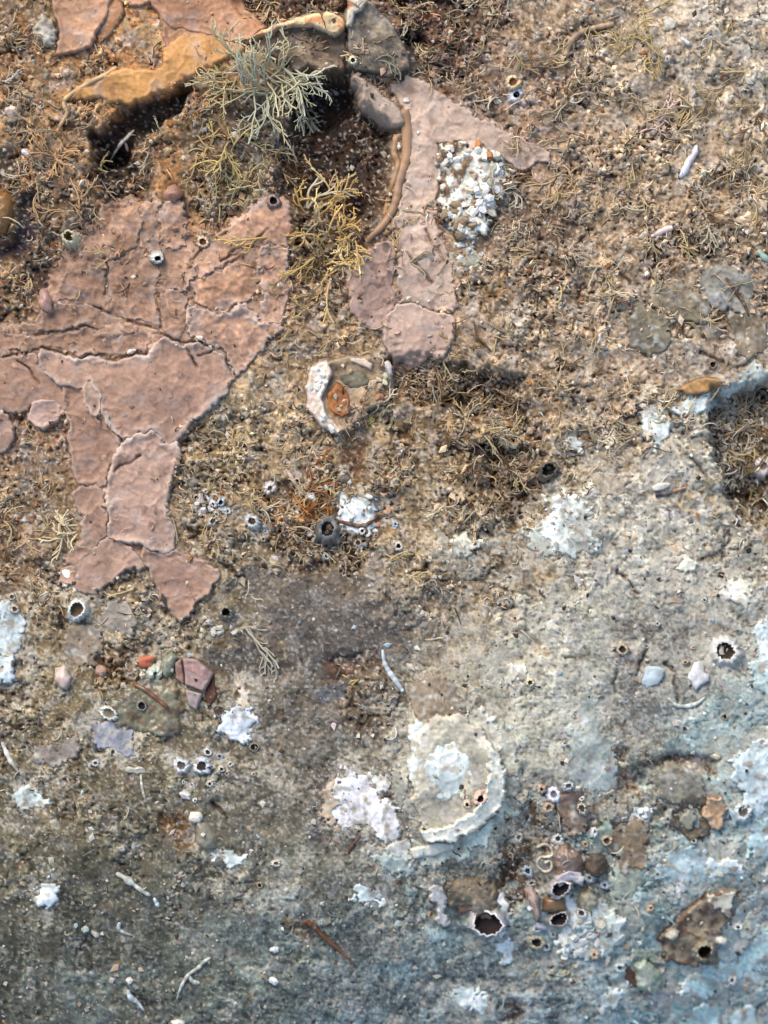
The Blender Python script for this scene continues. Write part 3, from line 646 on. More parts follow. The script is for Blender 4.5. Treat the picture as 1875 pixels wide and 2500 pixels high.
B('white hexagonal barnacle on the brown stain at lower right', 1352, 1940, 21, .42, 15, (0,0), (222,220,226), (142,138,140), ragged=.06)
B('upper black mouthed barnacle of the mauve cluster', 1366, 2166, 31, .68, 22, (0,0), (196,188,186), (34,24,18), squash=.7, rot=-20)
B('lower black mouthed barnacle of the mauve cluster', 1364, 2240, 28, .68, 22, (0,.1), (176,160,150), (30,20,18), squash=.75, rot=-30)
B('round hole ring on the brown encrusted block', 1716, 2318, 27, .62, 46, (0,0), (150,136,110), (56,40,26), squash=.85)
B('white ring barnacle between the white patch and whorled shell', 1813, 1980, 24, .5, 14, (0,0), (200,204,200), (110,100,90), ragged=.2)
B('tiny ring on top of the pale blue patch', 1693, 2052, 9, .45, 9, (0,0), (190,186,170), (110,100,86))
B('small dark eyed ring at the lower centre', 634, 2161, 9, .5, 7, (0,0), (150,132,106), (28,20,16))
B('white mouthed barnacle below the oyster left of the hump', 674, 2107, 13, .4, 10, (0,0), (196,188,170), (110,92,74), squash=.8)
B('white rounded shell at the right edge in the brown pocket', 1870, 1137, 28, .35, 22, (0,0), (206,196,192), (150,130,120))
B('pale green white knob tube beside the red orange spot', 376, 1640, 22, .25, 26, (.2,.2), (184,190,168), (150,156,136), ragged=.04)
B('small holed barnacle at the top of the left pink ridge', 668, 492, 17, .55, 14, (0,0), (150,128,118), (30,22,18))
B('grey square cornered tube mouth at the top right of the shell', 1020, 95, 26, .6, 20, (0,0), (122,110,90), (36,24,18), ragged=.15)
B('brown hole barnacle in the block of turf at centre right', 1740, 890, 12, .55, 8, (0,0), (130,110,90), (24,18,14))
B('blue white barnacle at the bottom edge left of the smooth shell', 1513, 2362, 14, .4, 14, (0,0), (176,190,188), (90,96,92))
B('curled brown snail mouth at the bottom right of the cluster', 1310, 2300, 22, .5, 14, (0,0), (150,144,120), (44,34,26), ragged=.2)


rr = random.Random(5)
CLUSTERS = [
 ('small pale barnacle fused into the crowded cluster at lower right', 'small barnacles of the lower right cluster', [(1250,1990),(1300,1900),(1400,1890),(1450,2000),(1520,2080),(1530,2200),(1500,2330),(1330,2350),(1240,2290),(1290,2140)], 20, (8, 17)),
 ('small white barnacle crowding the orange tuft at centre', 'small barnacles around the orange tuft', [(600,1170),(760,1130),(920,1180),(1000,1290),(960,1380),(800,1400),(640,1340)], 12, (6, 13)),
 ('small white barnacle in the patch right of the left crust tongue', 'small barnacles beside the crust tongue', [(462,1190),(550,1205),(560,1270),(480,1280)], 7, (8, 15)),
 ('small grey white barnacle below the bright white patch at left centre', 'small barnacles at left centre', [(410,1840),(540,1830),(640,1860),(600,1930),(480,1960),(420,1900)], 10, (6, 12)),
 ('small pitted barnacle on the pale ground near the ringed barnacle', 'small barnacles on the pale ground', [(1600,1480),(1720,1460),(1760,1540),(1700,1640),(1600,1620),(1540,1560)], 8, (5, 9)),
 ('small whitish barnacle at the lower right corner', 'small barnacles of the lower right corner', [(1560,2200),(1870,2050),(1870,2450),(1640,2470)], 9, (6, 14)),
]
LAND = [(1352, 1940, 'the white hexagonal barnacle'), (1330, 2085, 'the looping cream curls of tube'), (1456, 2112, 'the brown sponge ball'), (1366, 2166, 'the upper black mouthed barnacle'),
        (1364, 2240, 'the lower black mouthed barnacle'), (1437, 2195, 'the cream knob'), (1428, 2275, 'the white rubble heap'), (1188, 2248, 'the large barnacle with black mouth'), (1310, 2300, 'the curled brown snail mouth'),
        (1513, 2362, 'the blue white barnacle by the smooth shell'), (770, 1215, 'the orange brown tuft'), (870, 1255, 'the white lime patch in the orange tuft'), (800, 1295, 'the dark hooded barnacle'), (659, 1192, 'the lone white barnacle'),
        (617, 1275, 'the bluish barnacle by the orange tuft'), (973, 1333, 'the white barnacle in brown turf'), (400, 1240, 'the tongue of the left crust'), (443, 1868, 'the left bubble barnacle of the white pair'), (492, 1870, 'the ragged right barnacle of the white pair'),
        (575, 1770, 'the bright white patch at left centre'), (621, 1824, 'the dark hole ring in the grey field'), (478, 1995, 'the white bead on the grey dome'), (1770, 1589, 'the ringed barnacle with ragged rim'), (1703, 1651, 'the white knobbly scrap'),
        (1588, 1652, 'the blue white triangular chip'), (1519, 1585, 'the brown lipped ring barnacle'), (1680, 2270, 'the mottled brown block'), (1716, 2318, 'the round hole in the brown block'), (1835, 2245, 'the cream chip on the bluish strip'),
        (1668, 2109, 'the pale blue feathered patch'), (1810, 2300, 'the bluish strip in the corner'), (1820, 2485, 'the white corner lobe'), (1580, 2385, 'the cream green smooth shell')]
SEEN = set()
for lab_, grp_, pg_, nn_, rs_ in CLUSTERS:
    q_ = np.array(pg_); k_ = 0
    while k_ < nn_:
        bx, by = rr.uniform(q_[:, 0].min(), q_[:, 0].max()), rr.uniform(q_[:, 1].min(), q_[:, 1].max())
        if sdf(pg_, np.array([bx]), np.array([by]))[0] < 0: continue
        if any(math.hypot(bx - a[1], by - a[2]) < a[3] * .9 + 6 for a, _ in BARN): continue
        r_ = rr.uniform(*rs_)
        ci = rr.randrange(4)
        lx, ly, ln_ = min(LAND, key=lambda L: math.hypot(bx - L[0], by - L[1]))
        an = math.degrees(math.atan2(by - ly, bx - lx)) % 360
        dr = ('right of', 'below and right of', 'below', 'below and left of', 'left of', 'above and left of', 'above', 'above and right of')[int((an + 22.5) // 45) % 8]
        sz = 'tiny' if r_ < 8 else 'small' if r_ < 12 else 'mid sized'
        lab = '%s %s barnacle %s %s' % (sz, ('white', 'greyish cream', 'blue grey', 'tan')[ci], dr, ln_)
        if lab in SEEN: continue
        SEEN.add(lab)
        B(lab, bx, by, r_, rr.uniform(.3, .55), r_ * rr.uniform(.5, .9), (rr.uniform(-.4, .4), rr.uniform(-.4, .4)), [(216,212,206), (192,186,168), (172,184,190), (186,160,132)][ci],
          rr.choice([(50,38,28), (96,78,60), (130,112,92), (70,56,44)]), group=grp_, ragged=rr.uniform(.15, .35), squash=rr.uniform(.7, 1), rot=rr.uniform(0, 180))
        k_ += 1
HALO = np.zeros_like(GX)      # where thin lime spreads out from shells and barnacles
for lab, poly, c, t, wv in PP:
    if min(c) < 150: continue
    w = window(poly, 120)
    q = sdf(poly, GX[w] + 22 * WXg[w], GY[w] + 22 * WYg[w])
    HALO[w] = np.maximum(HALO[w], np.exp(-np.clip(-q, 0, None) / 34.0))
for a_, k_ in BARN:
    bx, by, br = a_[1], a_[2], a_[3]
    if sum(k_.get('c', a_[7] if len(a_) > 7 else (200, 200, 200))) < 420: continue
    w = window([(bx, by)], br * 3.5 + 30)
    q = np.hypot(GX[w] + 10 * WXg[w] - bx, GY[w] + 10 * WYg[w] - by) - br
    HALO[w] = np.maximum(HALO[w], .9 * np.exp(-np.clip(q, 0, None) / (8 + br * .45)))
# flatten the rock beneath everything laid on it, and thin out loose bits there
for P in PATCHES:
    for pl in P['plates']:
        w = window(pl['poly'], 30)
        s = sdf(pl['poly'], GX[w] + pl['warp'] * WXg[w], GY[w] + pl['warp'] * WYg[w])
        m = sst(-4, 6, s)
        MIC[w] *= 1 - 0.85 * m
        DEN[w] *= 1 - (0.5 if P['name'] in ('white_lump', 'overturned_shell', 'worn_shell', 'barnacle_hump') else .62 if pl.get('name') == 'underlying_sheet' else .5 if P['name'] == 'lime_crust' and pl['warp'] == 14 and pl.get('wrk') == .3 else .86) * m
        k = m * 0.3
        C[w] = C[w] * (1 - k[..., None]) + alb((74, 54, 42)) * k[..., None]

# ================================================================== MICRO RELIEF OF THE ROCK
wx = GX + 9 * w2x + 5 * w3x
wy = GY + 9 * w2y + 5 * w3y
# long flat streaks where the face rolls away at the foot
low = sst(1950, 2350, GY)
ang = np.where(GX < 900, math.radians(20), math.radians(-22)) * sst(0, 200, np.abs(GX - 900)) * 1.0
su = GX * np.cos(ang) + GY * np.sin(ang); sv_ = -GX * np.sin(ang) + GY * np.cos(ang)
stre = (.5 * pn(su * 0.10 + 9 * w2x, sv_ + 30 * w1y + 9 * w2y, 30, 41) + .45 * pn(su * 0.22 + 9 * w2x, sv_ + 20 * w1x + 8 * w2y, 13, 48) + .4 * pn(su * .4, sv_ + 9 * w2x, 7, 49)) * (.35 + .9 * sst(-.3, .4, pn(GX, GY, 170, 50)))
n70 = pn(wx, wy, 70, 20)
n28 = pn(wx, wy, 30, 21)
n13 = pn(wx, wy, 14, 22)
n7 = pn(wx, wy, 8, 23)
r1 = 1 - np.abs(pn(wx, wy, 21, 24)) * 2.4         # curly ridges
r2 = 1 - np.abs(pn(wx + 3 * w3x, wy, 12, 25)) * 2.2
f1 = pn(GX + 4 * w3x, GY + 4 * w3y, 9.0, 26)       # flecks
f2 = pn(GX, GY, 60, 27)
f3 = pn(GX + 4 * w3y, GY, 11.0, 28)
f4 = pn(GX, GY, 45, 29)
K = R * MIC
cva = np.abs(pn(wx + 10 * w2y, wy + 10 * w2x, 95, 81)); cvm = sst(-.1, .35, pn(GX, GY, 150, 82))
cvb = np.abs(pn(wx, wy, 52, 83)); cvn = sst(0, .4, pn(GX, GY, 90, 84))
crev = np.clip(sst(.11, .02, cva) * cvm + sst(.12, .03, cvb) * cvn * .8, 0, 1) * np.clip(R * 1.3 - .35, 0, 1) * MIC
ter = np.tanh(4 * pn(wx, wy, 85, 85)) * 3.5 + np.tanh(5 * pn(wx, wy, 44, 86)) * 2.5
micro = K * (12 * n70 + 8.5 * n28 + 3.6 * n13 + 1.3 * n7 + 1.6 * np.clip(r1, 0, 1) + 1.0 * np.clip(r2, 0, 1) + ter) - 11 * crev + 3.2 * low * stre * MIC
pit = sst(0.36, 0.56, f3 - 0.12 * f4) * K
wf = sst(0.40, 0.56, f1 + 0.22 * f2) * np.clip(R + .15, .5, 1)
RCR = [[(1612,2292),(1640,2255),(1675,2222),(1722,2184)], [(1415,2510),(1445,2480),(1470,2462),(1482,2440)], [(1482,2440),(1490,2410),(1478,2385)],
       [(1562,1528),(1578,1552),(1582,1590),(1566,1618),(1560,1650)], [(1625,1622),(1648,1645),(1652,1690),(1660,1712)], [(1708,858),(1745,876),(1790,896),(1822,888)],
       [(1448,1972),(1462,1998),(1475,2020),(1490,2026)], [(1505,1640),(1498,1665),(1505,1690)], [(1560,1450),(1540,1425),(1505,1395)], [(1270,1975),(1290,2010),(1310,2025)],
       [(780,975),(760,1010)], [(1210,1310),(1180,1290)], [(1480,640),(1500,660),(1540,690)], [(1640,560),(1680,600),(1700,640)],
       [(1560,740),(1540,780),(1545,830),(1580,870)], [(1640,700),(1690,712),(1735,745)], [(1440,560),(1410,600),(1400,660)], [(1300,870),(1330,900),(1400,905)], [(1690,1120),(1722,1160),(1738,1200)],
       [(1820,2500),(1850,2460),(1880,2440)], [(560,2000),(520,1960)]]
rcm = np.zeros_like(GX)
for ck in RCR:
    w = window(ck, 22)
    d = line_d(ck, GX[w] + 8 * WXg[w], GY[w] + 8 * WYg[w])
    rcm[w] = np.maximum(rcm[w], np.exp(-(d / 4.2) ** 2) * (.5 + .5 * np.clip(w1x[w] * 2 + .7, 0, 1)))
micro -= 13 * rcm
crev = np.maximum(crev, rcm)
HS_ = Hb + HD                                       # smooth surface, used to seat everything
HF = HS_ + micro - 9 * pit + 2.5 * wf * MIC
# colour
PALE = [[.3,.2,.2,.3,.2,.3,.5,.6],[.2,.1,.1,.1,.3,.2,.3,.5],[.1,.1,.1,.1,.3,.2,.2,.3],[.1,.1,.2,.2,.3,.3,.35,.4],[.2,.2,.3,.3,.2,.3,.4,.6],
        [.3,.3,.3,.4,.4,.5,.8,.6],[.5,.5,.3,.2,.5,.7,.8,.8],[.5,.5,.4,.2,.6,.8,.7,.8],[.35,.4,.4,.4,.6,.7,.5,.8],[.3,.35,.4,.4,.4,.4,.5,.8],[.3,.35,.35,.5,.5,.6,.7,.9]]
AMB = [[.7,.7,.8,.5,.7,.5,.2,.3],[.6,.8,.8,.6,.4,.5,.4,.4],[.7,.6,.6,.7,.4,.6,.5,.4],[.6,.5,.5,.6,.5,.5,.5,.5],[.4,.4,.3,.6,.8,.8,.5,.4],
       [.5,.4,.4,.8,.6,.8,.2,.7],[.6,.4,.5,.2,.5,.4,.1,.3],[.5,.5,.3,.15,.3,.2,.15,.1],[.3,.3,.2,.15,.2,.3,.5,.1],[.25,.3,.25,.2,.2,.6,.2,.1],[.2,.2,.1,.1,.1,.2,.1,.1]]
pal = coarse(PALE, GX + 60 * w1y, GY + 60 * w1x)[..., 0]
pal = pal + .75 * HALO * sst(-.3, .35, pn(GX, GY, 22, 91) + .3)
amb = coarse(AMB, GX + 60 * w1x, GY + 60 * w1y)[..., 0]
n4 = pn(GX, GY, 5.8, 36)
fr = .45 * pn(wx, wy, 95, 37) + .45 * pn(wx, wy, 40, 38) + .42 * pn(wx, wy, 18, 39) + .36 * pn(GX, GY, 9, 40) + .25 * n4
fb = .5 * pn(wx, wy, 80, 42) + .45 * pn(wx, wy, 34, 43) + .42 * pn(wx, wy, 16, 44) + .36 * pn(GX, GY, 8.5, 45)
RC = np.clip(.55 + .5 * R, 0, 1.15)
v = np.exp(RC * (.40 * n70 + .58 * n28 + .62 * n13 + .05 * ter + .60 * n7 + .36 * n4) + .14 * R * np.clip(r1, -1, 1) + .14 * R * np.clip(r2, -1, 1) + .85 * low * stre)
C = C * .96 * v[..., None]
m = (sst(.45, .9, fb * .9 + amb * .8) * .85)[..., None]                     # amber film
C = C * (1 - m) + (C.mean(-1, keepdims=True) * np.array([1.35, .93, .52])) * m
gr = (sst(0.05, 0.5, pn(wx, wy, 50, 33) + .4 * n13) * 0.45)[..., None]
C = C * (1 - gr) + (C.mean(-1, keepdims=True) * np.array([1.04, 1.0, .93]) * 1.08) * gr
m = (sst(.55, .9, fr * .95 + pal * .85) * np.clip(.42 + .35 * n7 + .25 * pal, 0, .85))[..., None]                     # thin lime film
C = C * (1 - m) + alb((196, 188, 170)) * m
dk = (sst(.25, .75, -fr + .35 * pn(GX, GY, 12, 46)) * .62 * RC)[..., None]
C = C * (1 - dk) + alb((70, 50, 36)) * dk
wf_ = wf[..., None]
C = C * (1 - .8 * wf_) + alb((232, 222, 204)) * .8 * wf_ * (0.75 + 0.35 * n7[..., None])
cl = pn(GX + 40 * w1x, GY * 1.6, 210, 95) + .5 * pn(wx, wy * 1.5, 80, 96) + .35 * pn(wx, wy, 30, 97)
ct = (sst(.1, .55, cl) * sst(1850, 2200, GY + .35 * (GX - 900)) * (.12 + .43 * sst(500, 1300, GX)))[..., None]
C = C * (1 - ct) + alb((150, 172, 170)) * ct * np.clip(v, .5, 1.6)[..., None]  # grey teal clouds, more sky tint painted onto the foot
cd = (sst(.1, .55, -cl) * sst(1800, 2150, GY) * .45)[..., None]
C = C * (1 - cd * .55)
ws = (sst(.25, .6, stre + .3 * n70) * low * sst(900, 1500, GX) * .6)[..., None]
C = C * (1 - ws) + alb((176, 190, 186)) * ws
wl_ = (sst(.55, .7, pn(GX, GY, 6.5, 47) + .5 * (pal - .35)) * np.clip(.1 + R, .2, .75) * sst(-.35, .35, n28 + .5 * n70))[..., None]
C = C * (1 - wl_) + alb((222, 222, 212)) * wl_
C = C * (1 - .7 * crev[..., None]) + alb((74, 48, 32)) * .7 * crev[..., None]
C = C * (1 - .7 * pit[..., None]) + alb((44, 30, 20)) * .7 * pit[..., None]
mu = C.mean(-1, keepdims=True)
C = np.clip(mu + (C - mu) * (1.20 - .1 * sst(1900, 2300, GY))[..., None], .004, .86)
mauve = sst(.35, .6, pn(GX, GY, 120, 35)) * .25
C = C * (1 - mauve[..., None]) + C * np.array([1.08, .96, .98]) * mauve[..., None]


def lookup(A, px, py):
    px = np.asarray(px, float); py = np.asarray(py, float)
    ix = np.clip(np.searchsorted(XS, px) - 1, 0, NX - 2); iy = np.clip(np.searchsorted(YS, py) - 1, 0, NY - 2)
    u = np.clip((px - XS[ix]) / (XS[ix + 1] - XS[ix]), 0, 1); t = np.clip((py - YS[iy]) / (YS[iy + 1] - YS[iy]), 0, 1)
    if A.ndim == 3: u = u[..., None]; t = t[..., None]
    return (A[iy, ix] * (1 - u) + A[iy, ix + 1] * u) * (1 - t) + (A[iy + 1, ix] * (1 - u) + A[iy + 1, ix + 1] * u) * t


def HS(px, py): return lookup(HS_, px, py)
def HR(px, py): return lookup(HF, px, py)


TOP = HF.copy()      # highest surface so far (rock plus crusts): things stand on it


def HT(px, py): return lookup(TOP, px, py)


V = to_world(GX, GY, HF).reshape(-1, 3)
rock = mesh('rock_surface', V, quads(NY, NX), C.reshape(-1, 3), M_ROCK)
o = bpy.data.objects.new('rock_surface', rock); col.objects.link(o); o['kind'] = 'structure'


# ================================================================== CRUST PLATES
CRACKS = [
 [(-60,873),(0,871),(70,859),(106,845),(149,859),(200,875),(235,867),(274,879),(321,867),(360,863)],
 [(90,816),(129,808),(176,804),(215,796),(239,804)],
 [(235,749),(274,769),(313,781),(345,796),(392,796)],
 [(392,812),(415,820),(447,839),(482,836),(521,851),(549,859),(568,925)],
 [(458,850),(470,870),(482,898)],
 [(45,880),(70,900),(96,935)],
 [(288,1150),(300,1135),(325,1128),(345,1110)],
 [(969,560),(969,620),(966,660),(969,738)],
 [(545,850),(510,862),(490,870)],
 [(262,640),(268,690),(262,720)],
 [(540,640),(580,612),(620,600),(650,560)],
 [(1000,620),(1025,650),(1060,690)],
 [(1040,560),(1060,600),(1090,640)],
 [(390,720),(392,760),(394,800)],
 [(470,640),(500,600),(560,570)],
]


def plate_arrays(poly, c, thick=12, grow=0, frac=0, wrk=0,  warp=6, edge=3, rim=0, rimw=6, pale=.3, dome=0, bowl=0, mott=.5, c2=None, c2t=.3, wet=0, step=3.0, name=None, seed=0):
    P = np.asarray(poly, float)
    pad = edge + warp * 1.2 + 6
    xs = np.arange(P[:, 0].min() - pad, P[:, 0].max() + pad, step)
    ys = np.arange(P[:, 1].min() - pad, P[:, 1].max() + pad, step)
    gx, gy = np.meshgrid(xs, ys)
    ox = lookup(WXg, gx, gy); oy = lookup(WYg, gx, gy)
    s = sdf(poly, gx + warp * ox, gy + warp * oy) + grow
    if frac:
        s = s + frac * (5.5 * pn(gx, gy, 26, 61) + 5 * pn(gx, gy, 13, 62) + 4.0 * pn(gx, gy, 7, 63)) - frac * 1.0
    t = sst(-edge, edge, s)
    size = min(np.ptp(P[:, 0]), np.ptp(P[:, 1]))
    inn = sst(0, size * .45, s)
    z = HS(gx, gy) - 5 + (thick + 5) * t
    nn = pn(gx, gy, 34, 51 + seed); n2 = pn(gx, gy, 12, 52 + seed); n3 = pn(gx, gy, 75, 53 + seed)
    rel = 0.5 + mott
    wr = 1 - np.abs(pn(gx + 14 * ox, gy + 14 * oy, 44, 57)) * 3
    z += t * rel * (1.5 * nn + .7 * n2 + 4.5 * n3 + .5 * pn(gx, gy, 7, 55)) + t * 2.2 * np.clip(wr, 0, 1) ** 2
    if wrk:
        w5 = np.clip(1 - np.abs(pn(gx + 16 * ox, gy + 16 * oy, 58, 92)) * 7, 0, 1); w6 = pn(gx + 10 * ox, gy, 30, 93)
        z += t * wrk * (5 * w5 + 4 * np.tanh(5 * w6))
    if rim: z += rim * np.exp(-((s - rimw * .8) / rimw) ** 2) * (0.5 + 0.9 * np.clip(nn + .3, 0, 1))
    if dome: z += dome * np.sqrt(np.clip(1 - (1 - inn) ** 2, 0, 1)) * t
    if bowl: z += bowl * inn
    c = tuple(np.array(c) * (1.0, .995, .955))
    cc = np.broadcast_to(alb(c), gx.shape + (3,)).copy()
    if c2 is not None:
        m = sst(c2t - .2, c2t + .2, pn(gx + 10 * ox, gy + 10 * oy, 26, 60 + seed) * .9 + .4 * n2)[..., None]
        cc = cc * (1 - m) + alb(c2) * m
    cc *= np.exp(mott * (0.36 * nn + 0.36 * n2 + 0.26 * pn(gx, gy, 7, 55) + .50 * n3) + .10 * pn(gx, gy, 5, 56))[..., None]
    ky = (sst(.1, .6, pn(gx, gy, 48, 59 + seed)) * .35 * min(1, mott * 1.6))[..., None]
    cc = cc * (1 - ky) + cc.mean(-1, keepdims=True) * np.array([1.12, 1.02, .95]) * 1.15 * ky
    if wrk: cc = cc * np.exp(wrk * (.35 * w5 + .22 * np.tanh(5 * w6) - .1))[..., None]  # wrinkle crests painted lighter as highlights
    # scattered pores and pale grains
    pr = sst(.55, .7, pn(gx, gy, 13, 58))[..., None] * mott * .8
    cc = cc * (1 - pr) + cc * .4 * pr
    ed = (np.exp(-np.clip(s, 0, None) / (rimw * .9)) * t * pale * (0.6 + .8 * np.clip(n3 + .4, 0, 1)))[..., None]
    cc = cc * (1 - ed) + alb((214, 196, 180)) * ed  # edges whitened: worn pale, plus a painted rim highlight
    dirt = sst(2.0, -1.5, s)[..., None] * .6
    cc = cc * (1 - dirt) + alb((66, 46, 36)) * dirt
    for ck in CRACKS:
        q = np.array(ck)
        if q[:, 0].min() > xs[-1] + 20 or q[:, 0].max() < xs[0] - 20 or q[:, 1].min() > ys[-1] + 20 or q[:, 1].max() < ys[0] - 20: continue
        dd = line_d(ck, gx + 7 * ox + 2, gy + 7 * oy)
        ends = min(1.0, 1.0)
        g = np.exp(-(dd / 2.6) ** 2) * (0.55 + 0.45 * np.clip(pn(gx, gy, 40, 64) * 2 + .6, 0, 1))
        z -= 12 * g
        cc = cc * (1 - .8 * g[..., None]) + alb((50, 32, 24)) * .8 * g[..., None]
    F = quads(*gx.shape)
    keep = (s.ravel()[F].max(1) > -edge - 1.0)
    F = F[keep]
    used = np.unique(F)
    mp = np.full(gx.size, -1); mp[used] = np.arange(len(used))
    Vv = to_world(gx, gy, z).reshape(-1, 3)[used]
    # raise the record of the top surface
    w = window(poly, pad)
    if w[0].stop > w[0].start and w[1].stop > w[1].start:
        fx = np.clip((GX[w] - xs[0]) / step, 0, len(xs) - 1.001); fy = np.clip((GY[w] - ys[0]) / step, 0, len(ys) - 1.001)
        zz = z[fy.astype(int), fx.astype(int)]
        TOP[w] = np.maximum(TOP[w], zz)
    mat = M_WET if wet else (M_CRUST if c[0] < 176 else M_SHELL)
    return Vv, mp[F], cc.reshape(-1, 3)[used], mat


for n_, P in enumerate(PATCHES):
    if P['kw'].get('single') and len(P['plates']) == 1:
        a = plate_arrays(**P['plates'][0], seed=n_ % 9)
        o = link(P['name'], a)
        tagit(o, P['label'], P['cat'], P['group'])
        P['obj'] = o
    else:
        cx, cy = np.mean([np.mean(pl['poly'], 0) for pl in P['plates']], 0)
        e = empty(P['name'], cx, cy, P['label'], P['cat'], P['group'])
        P['obj'] = e
        for k, pl in enumerate(P['plates']):
            a = plate_arrays(**pl, seed=(n_ + k) % 9)
            link(pl.get('name') or P['part'], a, e)


# ================================================================== TUBES
def tube_arrays(pts, rad, sides=6, cols=None, cap=True):
    """pts (n,3) layout units, rad scalar or (n,), cols (3,) or (n,3)"""
    pts = np.asarray(pts, float); n = len(pts)
    rad = np.broadcast_to(np.asarray(rad, float), (n,))
    t = np.gradient(pts, axis=0); t /= np.linalg.norm(t, axis=1, keepdims=True) + 1e-9
    up = np.array([0.05, 0.03, 1.0])
    s = np.cross(t, up); ln = np.linalg.norm(s, axis=1, keepdims=True); s = np.where(ln > .05, s / (ln + 1e-9), np.array([1.0, 0, 0]))
    u = np.cross(s, t)
    a = np.arange(sides) * 2 * np.pi / sides
    ring = pts[:, None] + rad[:, None, None] * (np.cos(a)[None, :, None] * s[:, None] + np.sin(a)[None, :, None] * u[:, None])
    V = ring.reshape(-1, 3)
    i = np.arange(n - 1)[:, None] * sides; j = np.arange(sides)[None]
    F = np.stack([i + j, i + (j + 1) % sides, i + sides + (j + 1) % sides, i + sides + j], -1).reshape(-1, 4)
    cc = np.broadcast_to(np.asarray(cols, float), (n, 3)) if np.ndim(cols) > 1 or True else cols
    cc = np.repeat(cc, sides, 0)
    Fs = [F]
    if cap:
        V = np.concatenate([V, pts[:1], pts[-1:]]); cc = np.concatenate([cc, cc[:1], cc[-1:]])
        c0 = n * sides
        k = np.arange(sides)
        F3 = np.concatenate([np.stack([np.full(sides, c0), (k + 1) % sides, k], -1),
                             np.stack([np.full(sides, c0 + 1), (n - 1) * sides + k, (n - 1) * sides + (k + 1) % sides], -1)])
        Fs.append(F3)
    return V, Fs, cc


def join(parts):
    Vs, Cs, F4, F3 = [], [], [], []
    off = 0
    for V, Fs, cc in parts:
        Fs = Fs if isinstance(Fs, list) else [Fs]
        Vs.append(V); Cs.append(cc)
        for f in Fs:
            (F4 if f.shape[1] == 4 else F3).append(f + off)
        off += len(V)
    out = []
    if F4: out.append(np.concatenate(F4))
    if F3: out.append(np.concatenate(F3))
    return np.concatenate(Vs), out, np.concatenate(Cs)


def lw(V):  # layout -> world
    return to_world(V[:, 0], V[:, 1], V[:, 2])


def resample(pts, n):
    P = np.asarray(pts, float)
    # Catmull-Rom
    Q = np.concatenate([[2 * P[0] - P[1]], P, [2 * P[-1] - P[-2]]])
    out = []
    m = len(P) - 1
    for k in np.linspace(0, m - 1e-6, n):
        i = int(k); t = k - i
        p0, p1, p2, p3 = Q[i], Q[i + 1], Q[i + 2], Q[i + 3]
        out.append(0.5 * ((2 * p1) + (-p0 + p2) * t + (2 * p0 - 5 * p1 + 4 * p2 - p3) * t * t + (-p0 + 3 * p1 - 3 * p2 + p3) * t ** 3))
    return np.array(out)


def rope(name, label, cat, pts, r0, r1, c, lift=0.6, group=None, n=28, jit=.15, mat=None, parts=None, rings=0):
    p = resample(pts, n)
    z = HT(p[:, 0], p[:, 1])
    k = np.ones(7) / 7
    z = np.convolve(np.pad(z, 3, 'edge'), k, 'valid')
    rad = np.linspace(r0, r1, n) * (1 + jit * np.sin(np.arange(n) * 1.7) * .5 + jit * rng.normal(0, .4, n))
    rad = np.clip(rad, min(r0, r1) * .6, None)
    if name in ('shell_shard', 'white_stick', 'twig'):
        rad = rad * (.3 + .8 * np.sin(np.pi * np.clip(np.linspace(.03, .97, n), 0, 1)) ** .6) * np.exp(.25 * pn(p[:, 0], p[:, 1], 16, 94))
    if rings: rad *= 1 + .12 * np.sin(np.arange(n) * rings)
    pts3 = np.column_stack([p, z + rad * lift])
    cc = alb(c) * np.exp(rng.normal(0, .2, (n, 1)))
    mk = np.clip(.18 + .5 * pn(p[:, 0], p[:, 1], 14, 77), 0, .8)[:, None]
    cc = cc * (1 - mk) + lookup(C, p[:, 0], p[:, 1]) * mk
    V, F, cc = tube_arrays(pts3, rad, 8, cc)
    o = link(name, (lw(V), F, cc, mat or M_SHELL))
    return tagit(o, label, cat, group)


T = rope
T('worm_tube', 'long bent cream worm tube running down the upper left slope', 'worm tube', [(284,165),(262,182),(235,196),(195,218),(160,243),(158,260),(165,276),(148,305),(133,336)], 6, 5, (206,172,122))
T('worm_tube', 'thick ochre tube following the rim of the dark hollow downward', 'worm tube', [(985,270),(992,300),(994,372),(985,410),(973,450),(968,485),(955,520),(930,555),(894,588)], 15, 8, (172,132,96), lift=.0, jit=.1)
T('worm_tube', 'thin amber tube beside the thick ochre tube on the hollow rim', 'worm tube', [(968,330),(962,372),(972,400),(962,440),(950,480),(940,520)], 8, 7, (168,128,86), lift=.3)
T('worm_tube', 'arched tan tube over a dark gap near the top right', 'worm tube', [(1380,138),(1388,112),(1402,92),(1425,76),(1460,66),(1498,60)], 8, 7, (164,136,106))
T('worm_tube', 'looping cream curls of worm tube on the brown stain at lower right', 'worm tube', [(1312,2070),(1330,2062),(1346,2072),(1348,2088),(1334,2092),(1318,2094),(1312,2112),(1330,2128),(1346,2120),(1344,2102),(1330,2106)], 3.2, 3, (222,204,176), n=44)
T('worm_tube', 'greenish curled tube in the dark turf below the rosy crust', 'worm tube', [(930,1030),(930,1012),(944,1003),(956,1012),(955,1035),(946,1050)], 5, 4, (146,140,104))
T('worm_tube', 'thin white hooked tube in the sandy area at right', 'worm tube', [(1452,1048),(1446,1060),(1450,1072),(1462,1076),(1480,1082),(1494,1088)], 2.6, 2.2, (206,198,176))
T('twig', 'rust brown twig slanting down at the bottom centre', 'twig', [(742,2248),(765,2262),(800,2296),(835,2325),(866,2356)], 7, 4, (116,72,42), mat=M_HYD)
T('twig', 'forked dark rust strand below the white lime patch at centre', 'twig', [(800,1268),(840,1276),(880,1284),(905,1275),(930,1255)], 5, 4, (88,48,28), mat=M_HYD)
